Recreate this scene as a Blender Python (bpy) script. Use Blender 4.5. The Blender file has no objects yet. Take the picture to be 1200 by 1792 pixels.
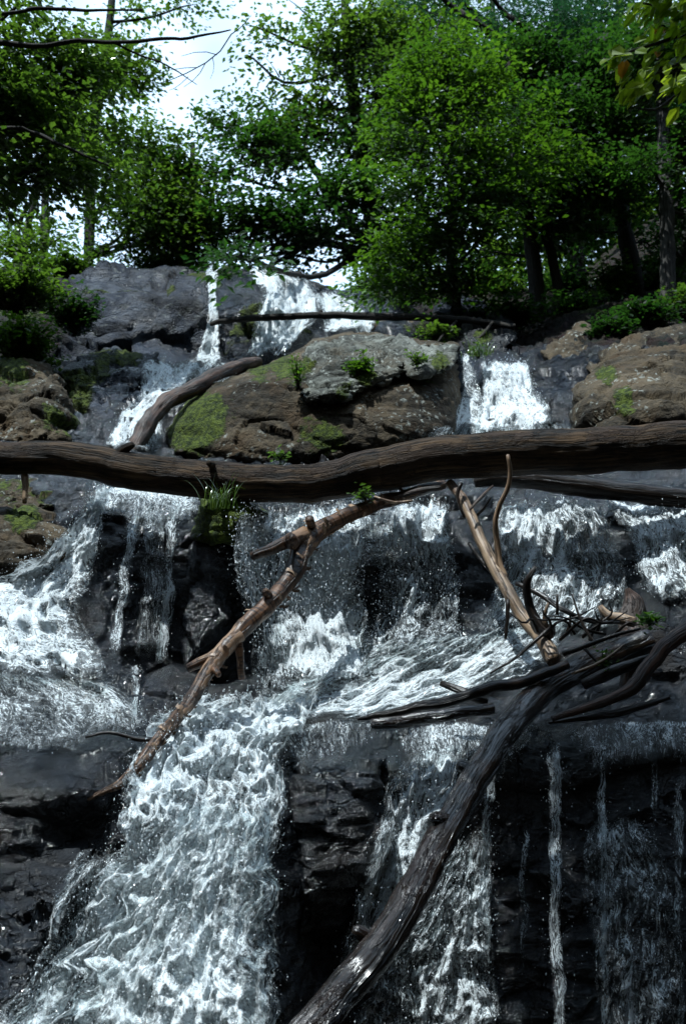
import bpy, math, random
import numpy as np
from mathutils import Vector
from mathutils.bvhtree import BVHTree

# ------------------------------------------------------------------ camera
scene = bpy.context.scene
FPX, PITCH = 1685.0, math.radians(12.0)          # focal length in photo pixels (1200 x 1792), upward tilt
cam_data = bpy.data.cameras.new('camera')
cam = bpy.data.objects.new('camera', cam_data)
scene.collection.objects.link(cam)
cam_data.sensor_fit = 'VERTICAL'
cam_data.sensor_height = 36.0
cam_data.lens = 36.0 * FPX / 1792.0
cam_data.clip_start, cam_data.clip_end = 0.05, 2000
cam.location = (0, 0, 0)
cam.rotation_euler = (math.radians(90) + PITCH, 0, 0)
scene.camera = cam
cam_data.dof.use_dof = True; cam_data.dof.focus_distance = 5.2; cam_data.dof.aperture_fstop = 3.6

# ------------------------------------------------------------------ sky and sun
SUN = Vector((-0.27, -0.17, 0.95)).normalized()
world = bpy.data.worlds.new('World'); scene.world = world
world.use_nodes = True
wn, wl = world.node_tree.nodes, world.node_tree.links
wn.clear()
wo = wn.new('ShaderNodeOutputWorld'); bg = wn.new('ShaderNodeBackground')
sky = wn.new('ShaderNodeTexSky'); sky.sky_type = 'NISHITA'; sky.sun_disc = False
sky.sun_elevation = math.asin(SUN.z); sky.sun_rotation = math.atan2(SUN.x, SUN.y)
sky.dust_density = 2.0
tc = wn.new('ShaderNodeTexCoord'); cn = wn.new('ShaderNodeTexNoise')
cn.inputs['Scale'].default_value = 3.2; cn.inputs['Detail'].default_value = 6
cr = wn.new('ShaderNodeValToRGB'); cr.color_ramp.elements[0].position = .22; cr.color_ramp.elements[1].position = .50
mx = wn.new('ShaderNodeMix'); mx.data_type = 'RGBA'
mx.inputs['B'].default_value = (8.3, 10.2, 12.6, 1)
wl.new(tc.outputs['Generated'], cn.inputs['Vector']); wl.new(cn.outputs['Fac'], cr.inputs['Fac'])
wl.new(cr.outputs['Color'], mx.inputs['Factor']); wl.new(sky.outputs['Color'], mx.inputs['A'])
wl.new(mx.outputs['Result'], bg.inputs['Color']); bg.inputs['Strength'].default_value = 0.10
wl.new(bg.outputs['Background'], wo.inputs['Surface'])

sun_l = bpy.data.lights.new('sun', 'SUN'); sun_l.energy = 5.0; sun_l.angle = math.radians(.53)
sun_l.color = (1.0, .975, .93)
sun_o = bpy.data.objects.new('sun', sun_l); scene.collection.objects.link(sun_o)
sun_o.rotation_euler = (-SUN).to_track_quat('-Z', 'Y').to_euler()

scene.view_settings.view_transform = 'Standard'
scene.view_settings.look = 'None'
scene.view_settings.gamma = 1.0
scene.view_settings.use_curve_mapping = False
scene.view_settings.exposure = 0.45
scene.view_settings.use_white_balance = True
scene.view_settings.white_balance_temperature = 5900
scene.view_settings.white_balance_tint = 4
scene.cycles.max_bounces = 6
scene.cycles.diffuse_bounces = 3
scene.cycles.glossy_bounces = 3
scene.cycles.transmission_bounces = 4
scene.cycles.transparent_max_bounces = 12
scene.cycles.use_denoising = True
scene.cycles.caustics_reflective = False
scene.cycles.caustics_refractive = False

random.seed(7)
CS, SN = math.cos(PITCH), math.sin(PITCH)

def P(px, py, Y):
    """point seen at photo pixel (px, py), at world distance Y"""
    px, py, Y = np.broadcast_arrays(np.asarray(px, float), np.asarray(py, float), np.asarray(Y, float))
    v = (896.0 - py) / FPX
    dy = CS - SN * v
    return np.stack([(px - 600.0) / FPX / dy * Y, Y, (SN + CS * v) / dy * Y], -1)

def mpp(py, Y):                                   # metres per photo pixel there
    v = (896.0 - py) / FPX
    return Y / FPX / (CS - SN * v)

# ------------------------------------------------------------------ numpy noise
def _h(ix, iy, iz, s):
    n = (ix.astype(np.int64) * 374761393 + iy.astype(np.int64) * 668265263 + iz.astype(np.int64) * 2147483647 + s * 1274126177) & 0xffffffff
    n = ((n ^ (n >> 13)) * 1103515245) & 0xffffffff
    n = ((n ^ (n >> 16)) * 2246822519) & 0xffffffff
    return ((n ^ (n >> 15)) & 0xffffff) / float(0xffffff)

def vnoise(p, s=0):
    f = np.floor(p); t = p - f; t = t * t * t * (t * (t * 6 - 15) + 10)
    x, y, z = f[..., 0], f[..., 1], f[..., 2]
    tx, ty, tz = t[..., 0], t[..., 1], t[..., 2]
    def L(a, b, w): return a + (b - a) * w
    c = [[[_h(x + i, y + j, z + k, s) for k in (0, 1)] for j in (0, 1)] for i in (0, 1)]
    return L(L(L(c[0][0][0], c[1][0][0], tx), L(c[0][1][0], c[1][1][0], tx), ty),
             L(L(c[0][0][1], c[1][0][1], tx), L(c[0][1][1], c[1][1][1], tx), ty), tz) * 2 - 1

def fbm(p, o=4, s=0, g=.5):
    r = 0; a = 1.0; n = 0
    for i in range(o):
        r = r + a * vnoise(p * 2.03 ** i + 17.3 * i, s + i); n += a; a *= g
    return r / n

def facets(p, s=0, tilt=.9):
    """faceted, cracked rock relief: each cell is a tilted plane; returns height, crack"""
    f = np.floor(p)
    d1 = np.full(p.shape[:-1], 9.0); d2 = d1.copy(); h = np.zeros_like(d1)
    for i in (-1, 0, 1):
        for j in (-1, 0, 1):
            for k in (-1, 0, 1):
                c = f + np.array([i, j, k])
                q = np.stack([_h(c[..., 0], c[..., 1], c[..., 2], s + m) for m in (1, 2, 3)], -1)
                d = p - (c + q)
                dd = np.sqrt((d ** 2).sum(-1))
                t = np.stack([_h(c[..., 0], c[..., 1], c[..., 2], s + m) for m in (4, 5, 6)], -1) * 2 - 1
                hh = (d * t).sum(-1) * tilt + (_h(c[..., 0], c[..., 1], c[..., 2], s + 7) - .5) * .7
                near = dd < d1
                d2 = np.where(near, d1, np.minimum(d2, dd))
                h = np.where(near, hh, h)
                d1 = np.where(near, dd, d1)
    return h, np.clip((d2 - d1) * 5, 0, 1)

# ------------------------------------------------------------------ mesh helpers
def mesh_data(name, V, F, mat, attrs=None, smooth=True):
    V = np.asarray(V, np.float32); me = bpy.data.meshes.new(name)
    groups = F if isinstance(F, list) else [F]
    groups = [np.asarray(g, np.int32) for g in groups if len(g)]
    me.vertices.add(len(V)); me.vertices.foreach_set('co', V.ravel())
    li = np.concatenate([g.ravel() for g in groups])
    tot = np.concatenate([np.full(len(g), g.shape[1], np.int32) for g in groups])
    st = np.concatenate([[0], np.cumsum(tot)[:-1]]).astype(np.int32)
    me.loops.add(len(li)); me.loops.foreach_set('vertex_index', li)
    me.polygons.add(len(tot)); me.polygons.foreach_set('loop_start', st)
    try: me.polygons.foreach_set('loop_total', tot)
    except Exception: pass
    me.polygons.foreach_set('use_smooth', np.full(len(tot), smooth, bool))
    me.update(calc_edges=True); me.validate()
    for k, a in (attrs or {}).items():
        a = np.asarray(a, np.float32)
        if a.ndim == 1:
            at = me.attributes.new(k, 'FLOAT', 'POINT'); at.data.foreach_set('value', a)
        else:
            at = me.attributes.new(k, 'FLOAT_VECTOR', 'POINT'); at.data.foreach_set('vector', a.ravel())
    me.materials.append(mat)
    return me

def obj(name, V, F, mat, parent=None, attrs=None, smooth=True, origin=None):
    V = np.asarray(V, float)
    if parent is not None: origin = np.array(parent.location)
    if origin is None:
        origin = np.array([V[:, 0].mean(), V[:, 1].mean(), V[:, 2].min()])
    o = bpy.data.objects.new(name, mesh_data(name, V - origin, F, mat, attrs, smooth))
    scene.collection.objects.link(o)
    if parent is not None: o.parent = parent
    else: o.location = origin
    return o

def thing(name, label, cat, loc, group=None):
    o = bpy.data.objects.new(name, None); scene.collection.objects.link(o)
    o.location = tuple(float(c) for c in loc); o.empty_display_size = .2
    return tag(o, label, cat, group)

def tag(o, label, cat, group=None, kind=None):
    if label: o['label'] = label
    if cat: o['category'] = cat
    if group: o['group'] = group
    if kind: o['kind'] = kind
    return o

def struct(o, label=None, kind='structure'):
    o['kind'] = kind
    if label: o['label'] = label
    return o

def grid_faces(n, m, wrap=False, off=0):
    """n rows, m columns; wrap joins the last column to the first"""
    i, j = np.meshgrid(np.arange(n - 1), np.arange(m if wrap else m - 1), indexing='ij')
    j2 = (j + 1) % m
    return np.stack([i * m + j, i * m + j2, (i + 1) * m + j2, (i + 1) * m + j], -1).reshape(-1, 4) + off

def spline(pts, n):
    """Catmull-Rom through pts (k x d) resampled to n points"""
    pts = np.asarray(pts, float); k = len(pts)
    if k == 2: return pts[0] + (pts[1] - pts[0]) * np.linspace(0, 1, n)[:, None]
    e = np.vstack([2 * pts[0] - pts[1], pts, 2 * pts[-1] - pts[-2]])
    t = np.linspace(0, k - 1 - 1e-9, n); i = t.astype(int); f = (t - i)[:, None]
    a, b, c, d = e[i], e[i + 1], e[i + 2], e[i + 3]
    return .5 * (2 * b + (c - a) * f + (2 * a - 5 * b + 4 * c - d) * f ** 2 + (3 * b - a - 3 * c + d) * f ** 3)

def tube(pts, rad, sides=8, n=None, rough=0., seed=0, cap=True, groove=0., step=.04):
    """a tapering tube with a bark-like surface; returns V, faces, 'wood' coordinates"""
    pts = np.asarray(pts, float); rad = np.asarray(rad, float)
    L = np.linalg.norm(np.diff(pts, axis=0), axis=1).sum()
    if n is None: n = max(4, min(400, int(L / step)))
    c = spline(np.hstack([pts, rad[:, None]]), n); r = np.maximum(c[:, 3], 1e-4); c = c[:, :3]
    if rough:
        for kk in range(3): c[:, kk] += min(r.mean(), .022) * .5 * fbm(np.stack([np.linspace(0, L / max(.16, r.mean() * 2.2), n), 0 * r + seed, 0 * r + kk * 9.], -1), 3, seed + kk)
    T = np.gradient(c, axis=0); T /= np.linalg.norm(T, axis=1)[:, None] + 1e-9
    up = np.array([0, 0, 1.]) if abs(T[0, 2]) < .8 else np.array([0, 1., 0])
    N = np.zeros_like(T); N[0] = np.cross(np.cross(T[0], up), T[0])
    N[0] /= np.linalg.norm(N[0])
    for i in range(1, n):
        v = N[i - 1] - T[i] * np.dot(N[i - 1], T[i]); N[i] = v / (np.linalg.norm(v) + 1e-9)
    B = np.cross(T, N)
    a = np.linspace(0, 2 * math.pi, sides, endpoint=False)
    s = np.concatenate([[0], np.cumsum(np.linalg.norm(np.diff(c, axis=0), axis=1))])
    ca, sa = np.cos(a)[None], np.sin(a)[None]
    rm = r.mean()
    wood = np.stack([ca * rm + 0 * s[:, None], sa * rm + 0 * s[:, None], s[:, None] + 0 * ca], -1) + seed * 3.7
    rr = np.repeat(r[:, None], sides, 1)
    if rough:
        rr = rr * (1 + rough * fbm(wood * np.array([1, 1, .8]) / max(rm, .01) * .55, 4, seed))
    if groove:
        g = fbm(wood * np.array([1, 1, .07]) / max(rm, .01) * 3.2, 3, seed + 9)
        rr = rr + groove * g
    V = c[:, None] + rr[..., None] * (N[:, None] * ca[..., None] + B[:, None] * sa[..., None])
    V = V.reshape(-1, 3); W = wood.reshape(-1, 3)
    F = [grid_faces(n, sides, True)]
    if cap:
        e0, e1 = len(V), len(V) + 1
        V = np.vstack([V, c[0] - T[0] * r[0] * .25, c[-1] + T[-1] * r[-1] * .35])
        W = np.vstack([W, W[0], W[-1]])
        j = np.arange(sides); j2 = (j + 1) % sides
        F.append(np.stack([j2, j, np.full(sides, e0)], -1))
        b = (n - 1) * sides
        F.append(np.stack([b + j, b + j2, np.full(sides, e1)], -1))
    return V, F, W

def join(parts):
    """merge (V, F list, W) tuples"""
    Vs, Ws, q, t, off = [], [], [], [], 0
    for V, F, W in parts:
        for g in F:
            (q if g.shape[1] == 4 else t).append(g + off)
        Vs.append(V); Ws.append(W); off += len(V)
    return np.vstack(Vs), [np.vstack(x) for x in (q, t) if x], np.vstack(Ws)

# ------------------------------------------------------------------ materials
class NT:
    def __init__(s, name):
        s.m = bpy.data.materials.new(name); s.m.use_nodes = True
        s.n, s.l = s.m.node_tree.nodes, s.m.node_tree.links; s.n.clear()
        s.out = s.n.new('ShaderNodeOutputMaterial')
    def node(s, t, **k):
        x = s.n.new(t)
        for a, b in k.items(): setattr(x, a, b)
        return x
    def set(s, sock, v):
        if isinstance(v, bpy.types.NodeSocket): s.l.new(v, sock)
        elif v is not None:
            if hasattr(sock.default_value, '__len__') and not hasattr(v, '__len__'): v = (v, v, v)
            if hasattr(sock.default_value, '__len__') and len(sock.default_value) == 4 and len(v) == 3: v = (*v, 1)
            sock.default_value = v
    def math(s, op, a, b=None, c=None, clamp=False):
        x = s.node('ShaderNodeMath', operation=op, use_clamp=clamp)
        for i, v in enumerate((a, b, c)):
            if v is not None: s.set(x.inputs[i], v)
        return x.outputs[0]
    def vmul(s, a, v):
        x = s.node('ShaderNodeVectorMath', operation='MULTIPLY'); s.set(x.inputs[0], a); s.set(x.inputs[1], v)
        return x.outputs[0]
    def vadd(s, a, v):
        x = s.node('ShaderNodeVectorMath', operation='ADD'); s.set(x.inputs[0], a); s.set(x.inputs[1], v)
        return x.outputs[0]
    def pos(s): return s.node('ShaderNodeNewGeometry').outputs['Position']
    def attr(s, n, o='Fac'): return s.node('ShaderNodeAttribute', attribute_name=n).outputs[o]
    def noise(s, vec, scale, detail=4, rough=.55, dist=0, out='Fac'):
        x = s.node('ShaderNodeTexNoise'); s.set(x.inputs['Vector'], vec)
        x.inputs['Scale'].default_value = scale; x.inputs['Detail'].default_value = detail
        x.inputs['Roughness'].default_value = rough; x.inputs['Distortion'].default_value = dist
        return x.outputs[out]
    def vor(s, vec, scale, feature='F1', out='Distance', rnd=1):
        x = s.node('ShaderNodeTexVoronoi', feature=feature); s.set(x.inputs['Vector'], vec)
        x.inputs['Scale'].default_value = scale; x.inputs['Randomness'].default_value = rnd
        return x.outputs[out]
    def step(s, x, a, b):
        m = s.node('ShaderNodeMapRange', interpolation_type='SMOOTHSTEP')
        s.set(m.inputs['Value'], x); s.set(m.inputs['From Min'], a); s.set(m.inputs['From Max'], b)
        return m.outputs[0]
    def lin(s, x, a, b, c, d):
        m = s.node('ShaderNodeMapRange'); s.set(m.inputs['Value'], x)
        for k, v in zip(('From Min', 'From Max', 'To Min', 'To Max'), (a, b, c, d)): s.set(m.inputs[k], v)
        return m.outputs[0]
    def mix(s, f, a, b):
        x = s.node('ShaderNodeMix', data_type='RGBA'); s.set(x.inputs['Factor'], f)
        s.set(x.inputs['A'], a); s.set(x.inputs['B'], b); return x.outputs['Result']
    def bump(s, h, strength=.5, dist=.02, n=None):
        x = s.node('ShaderNodeBump'); s.set(x.inputs['Height'], h)
        x.inputs['Strength'].default_value = strength; x.inputs['Distance'].default_value = dist
        if n is not None: s.l.new(n, x.inputs['Normal'])
        return x.outputs[0]
    def bsdf(s, col, rough=.6, spec=.5, normal=None, **k):
        x = s.node('ShaderNodeBsdfPrincipled'); s.set(x.inputs['Base Color'], col); s.set(x.inputs['Roughness'], rough)
        s.set(x.inputs['Specular IOR Level'], spec)
        if normal is not None: s.l.new(normal, x.inputs['Normal'])
        for a, b in k.items(): s.set(x.inputs[a.replace('_', ' ')], b)
        return x.outputs[0]
    def mixs(s, f, a, b):
        x = s.node('ShaderNodeMixShader'); s.set(x.inputs[0], f); s.l.new(a, x.inputs[1]); s.l.new(b, x.inputs[2])
        return x.outputs[0]
    def done(s, sh): s.l.new(sh, s.out.inputs['Surface']); return s.m

def rock_material(name, dark, light, rust, wet, lichen=0., bumpk=1.0, sc=1.0):
    t = NT(name); p = t.pos()
    if sc != 1: p = t.vmul(p, (sc, sc, sc))
    q = t.vadd(p, t.vmul(t.noise(p, .9, 3, out='Color'), .5))
    strata = t.noise(t.vmul(q, (1.3, 1.3, 6.0)), 1.6, 5, .6)
    big = t.noise(q, 1.3, 5, .6)
    fine = t.noise(q, 11, 7, .68)
    grit = t.noise(q, 60, 4, .7)
    col = t.mix(t.step(t.math('ADD', t.math('MULTIPLY', big, .6), t.math('MULTIPLY', fine, .45)), .42, .66), dark, light)
    col = t.mix(t.math('MULTIPLY', t.step(t.noise(q, 2.3, 4, .6), .5, .68), .75), col, rust)
    col = t.mix(t.math('MULTIPLY', t.step(grit, .5, .75), .35), col, t.vmul(col, 1.7))
    if lichen:
        spots = t.math('MULTIPLY', t.step(t.vor(t.vadd(p, t.vmul(t.noise(p, 14, 5, .7, out='Color'), .16)), 15), .36, .16),
                       t.step(t.noise(p, 2.1, 3), .47, .56))
        col = t.mix(t.math('MULTIPLY', spots, lichen), col, (.30, .32, .29))
    soil = t.attr('soil')
    leafl = t.vor(p, 22, out='Color')
    col = t.mix(soil, col, t.mix(.55, (.010, .008, .005), t.vmul(leafl, (.022, .014, .007))))
    moss = t.math('MULTIPLY', t.attr('moss'), 1.0)
    mm = t.step(t.math('ADD', moss, t.math('MULTIPLY', t.math('SUBTRACT', t.noise(p, 6, 6, .7), .5), 1.7)), .42, .62)
    mcol = t.mix(t.step(t.noise(p, 25, 4), .35, .65), (.018, .030, .006), (.085, .115, .014))
    col = t.mix(mm, col, mcol)
    wetv = t.math('MULTIPLY', t.attr('wet'), t.math('SUBTRACT', 1, mm))
    film = t.step(t.math('ADD', wetv, t.math('MULTIPLY', t.math('SUBTRACT', t.noise(q, 3.5, 4), .5), .8)), .3, .7)
    rough = t.lin(film, 0, 1, .88, wet)
    rough = t.math('ADD', rough, t.math('MULTIPLY', t.math('SUBTRACT', fine, .5), .35), clamp=True)
    h = t.math('ADD', t.math('MULTIPLY', strata, .5), t.math('ADD', t.math('MULTIPLY', fine, .45), t.math('MULTIPLY', grit, .13)))
    crack = t.step(t.vor(t.vadd(q, t.vmul(t.noise(p, 4, 4, .7, out='Color'), .35)), 1.9, 'DISTANCE_TO_EDGE'), 0, .03)
    h = t.math('ADD', h, t.math('MULTIPLY', crack, .12))
    h = t.math('ADD', h, t.math('MULTIPLY', mm, t.math('MULTIPLY', t.noise(p, 70, 3), .45)))
    n = t.bump(h, min(1, .85 * bumpk), .11 * bumpk / sc)
    return t.done(t.bsdf(col, rough, t.lin(film, 0, 1, .22, .5), n))

M = {}
M['wet'] = rock_material('wet_black_rock', (.0018, .0024, .0034), (.008, .011, .016), (.009, .006, .004), .15)
M['grey'] = rock_material('blue_grey_rock', (.005, .0075, .013), (.036, .046, .068), (.022, .021, .021), .17, .25, bumpk=1.3, sc=.45)
M['brown'] = rock_material('brown_rock', (.017, .014, .009), (.098, .076, .047), (.060, .038, .018), .38, .75)
M['pale'] = rock_material('pale_grey_rock', (.035, .037, .032), (.19, .20, .175), (.08, .07, .05), .4, .9)

def wood_material(name, dark, light, rough, streak=1.0, spec=.4, bumpd=.012, lent=None, worn=None):
    t = NT(name); w = t.attr('wood', 'Vector'); p = t.pos()
    s1 = t.noise(t.vmul(w, (1, 1, .06)), 38, 6, .65)
    s2 = t.noise(t.vmul(w, (1, 1, .14)), 90, 4, .6)
    blot = t.noise(w, 5.5, 5, .6)
    f = t.step(t.math('ADD', t.math('MULTIPLY', s1, .65), t.math('MULTIPLY', blot, .4)), .40, .66)
    col = t.mix(f, dark, light)
    col = t.mix(t.math('MULTIPLY', t.step(s2, .48, .7), .5), col, t.vmul(col, .35))
    if lent:
        l = t.noise(t.vmul(w, (.35, .35, 3.2)), 26, 4, .6)
        col = t.mix(t.math('MULTIPLY', t.step(l, .50, .56), .85), col, lent)
    h = t.math('ADD', t.math('MULTIPLY', s1, streak), t.math('MULTIPLY', s2, .4))
    if worn:
        wm = t.step(t.noise(t.vmul(w, (1, 1, .3)), 7, 6, .72), .52, .56)
        col = t.mix(wm, col, worn)
        h = t.math('ADD', h, t.math('MULTIPLY', wm, .7))
    ck = t.step(t.math('ABSOLUTE', t.math('SUBTRACT', t.noise(t.vmul(w, (1, 1, .05)), 17, 4, .6, .4), .5)), 0, .022)
    col = t.mix(ck, t.vmul(col, .2), col)
    h = t.math('ADD', h, t.math('MULTIPLY', ck, .6))
    h = t.math('ADD', h, t.math('MULTIPLY', blot, .6))
    r = t.math('ADD', rough, t.math('MULTIPLY', t.math('SUBTRACT', blot, .5), .4), clamp=True)
    return t.done(t.bsdf(col, r, spec, t.bump(h, .9, bumpd)))

M['log'] = wood_material('weathered_log_wood', (.003, .0022, .0012), (.068, .042, .021), .6, 1.1, .1, bumpd=.02, worn=(.028, .017, .010))
M['birch'] = wood_material('birch_bark', (.022, .012, .007), (.14, .074, .040), .38, .6, .25, .008, lent=(.012, .007, .005), worn=(.20, .125, .075))
M['curl'] = wood_material('peeling_bark', (.10, .06, .035), (.30, .20, .12), .5, .3, .4, .004)
M['dead'] = wood_material('pale_dead_wood', (.08, .05, .028), (.34, .24, .15), .5, .8, .4, .006, worn=(.10, .06, .035))
M['wetlog'] = wood_material('wet_log_wood', (.0025, .0017, .0012), (.017, .009, .0045), .20, .8, .55, .010, worn=(.010, .005, .003))
M['stick'] = wood_material('wet_dark_stick', (.003, .0025, .002), (.020, .013, .009), .34, .8, .25, .008)
M['redbark'] = wood_material('red_brown_bark', (.010, .006, .004), (.085, .040, .022), .6, .8, .4, .015, worn=(.030, .018, .012))
M['bark'] = wood_material('tree_bark', (.010, .009, .007), (.04, .035, .028), .85, 1.2, .3, .02)
M['greybark'] = wood_material('grey_tree_bark', (.03, .028, .024), (.10, .095, .085), .85, .8, .3, .02)

def leaf_material(name, c1, c2, tr, gloss=.35, yellow=None):
    t = NT(name)
    r = t.node('ShaderNodeNewGeometry').outputs['Random Per Island']
    big = t.noise(t.pos(), .55, 2)
    f = t.math('ADD', t.math('MULTIPLY', r, .45), t.math('MULTIPLY', t.step(big, .35, .65), .6), clamp=True)
    col = t.mix(f, c1, c2)
    if yellow: col = t.mix(t.step(r, .955, .985), col, yellow)
    trc = t.vmul(col, tr)
    d = t.node('ShaderNodeBsdfDiffuse'); t.set(d.inputs['Color'], col)
    x = t.node('ShaderNodeBsdfTranslucent'); t.set(x.inputs['Color'], trc)
    g = t.node('ShaderNodeBsdfGlossy'); g.inputs['Roughness'].default_value = gloss
    t.set(g.inputs['Color'], (.8, .85, .8))
    fr = t.node('ShaderNodeFresnel'); fr.inputs['IOR'].default_value = 1.35
    s = t.mixs(.5, d.outputs[0], x.outputs[0])
    return t.done(t.mixs(t.math('MULTIPLY', fr.outputs[0], .22), s, g.outputs[0]))

M['leaf_dark'] = leaf_material('dark_green_leaves', (.007, .021, .004), (.027, .060, .009), (1.9, 2.3, 1.2))
M['leaf_mid'] = leaf_material('green_leaves', (.017, .036, .007), (.052, .090, .014), (2.6, 2.8, 1.2))
M['leaf_lime'] = leaf_material('yellow_green_leaves', (.015, .044, .005), (.050, .104, .010), (2.2, 2.2, .9))
M['leaf_near'] = leaf_material('near_leaves', (.07, .13, .01), (.19, .25, .02), (2.2, 2.2, .8), .5, (.34, .15, .03))
M['needle'] = leaf_material('hemlock_needles', (.008, .030, .016), (.022, .062, .024), (1.5, 1.8, 1.3), .5)
M['grass'] = leaf_material('grass_blades', (.05, .10, .015), (.16, .22, .035), (2, 2, .9))

def water_material(name, sx, sy, k=1.0, tint=(.88, .95, .98), cell=1.0, thin=.22, rw=.30):
    t = NT(name); f = t.attr('flow', 'Vector'); dens = t.attr('dens')
    a = t.vmul(f, (sx, sy, 1))
    w = t.vadd(a, t.vmul(t.vadd(t.noise(a, .55, 3, out='Color'), -.5), 2.4))
    w = t.vadd(w, t.vmul(t.vadd(t.noise(a, 2.2, 2, out='Color'), -.5), .7))
    n1 = t.noise(t.vadd(a, (0, 0, 1)), .62 * cell, 6, .66, 1.9)
    rid = t.math('SUBTRACT', 1, t.step(t.math('ABSOLUTE', t.math('SUBTRACT', n1, .5)), 0, .085))
    n2 = t.noise(t.vadd(w, (5, 3, 2)), 1.35 * cell, 4, .65, 1.4)
    rid2 = t.math('SUBTRACT', 1, t.step(t.math('ABSOLUTE', t.math('SUBTRACT', n2, .5)), 0, .09))
    st = t.noise(t.vmul(a, (1.7, .22, 1)), 1.6, 6, .7)
    big = t.noise(a, .34, 7, .70, .35)
    c = t.math('ADD', t.math('MULTIPLY', rid, rw), t.math('MULTIPLY', rid2, .17))
    c = t.math('ADD', c, t.math('MULTIPLY', st, .50))
    c = t.math('ADD', c, t.math('MULTIPLY', t.noise(w, 4.5, 4, .75), (.30 - rw) * 1.6))
    c = t.math('ADD', c, t.math('MULTIPLY', big, .95))
    th = t.math('SUBTRACT', 1.23 + (.30 - rw) * .5, t.math('MULTIPLY', dens, .46))
    m = t.step(t.math('SUBTRACT', c, th), -.01, .13)
    soft = t.step(t.math('SUBTRACT', c, th), -.32, .06)
    nrm = t.bump(t.math('ADD', c, t.math('MULTIPLY', t.noise(a, 6, 4, .7), .5)), .9, .020 * k)
    nz = t.node('ShaderNodeVectorMath', operation='NORMALIZE'); t.set(nz.inputs[0], t.vadd(nrm, (0, 0, .45)))
    foam = t.bsdf(tint, .3, .5, nz.outputs[0])
    tr = t.node('ShaderNodeBsdfTranslucent'); t.set(tr.inputs['Color'], tint); t.l.new(nrm, tr.inputs['Normal'])
    foam = t.mixs(.25, foam, tr.outputs[0])
    gl = t.node('ShaderNodeBsdfGlossy'); gl.inputs['Roughness'].default_value = .10; t.l.new(nrm, gl.inputs['Normal'])
    fr = t.node('ShaderNodeFresnel'); fr.inputs['IOR'].default_value = 1.33; t.l.new(nrm, fr.inputs['Normal'])
    tp = t.node('ShaderNodeBsdfTransparent'); tp.inputs['Color'].default_value = (.93, .96, .96, 1)
    film = t.mixs(t.math('MULTIPLY', fr.outputs[0], t.math('MULTIPLY', t.step(dens, .02, .3), .55)), tp.outputs[0], gl.outputs[0])
    amt = t.math('MAXIMUM', m, t.math('MULTIPLY', soft, thin))
    amt = t.math('MULTIPLY', amt, t.step(dens, .0, .12))
    return t.done(t.mixs(amt, film, foam))

M['fall'] = water_material('falling_water', 28, 10)
M['churn'] = water_material('churning_foam', 21, 11, 1.1, thin=.28, rw=.25)
M['main'] = water_material('deep_white_water', 27, 10, 1.0, thin=.46, rw=.33)
M['strand'] = water_material('thin_falling_water', 50, 12, .7, thin=.2)
M['far'] = water_material('distant_falling_water', 16, 6, 3.0, thin=.15)
t = NT('water_drops')
M['drop'] = t.done(t.mixs(.25, t.bsdf((.85, .91, .95), .08, .9), t.node('ShaderNodeBsdfTransparent').outputs[0]))

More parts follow.
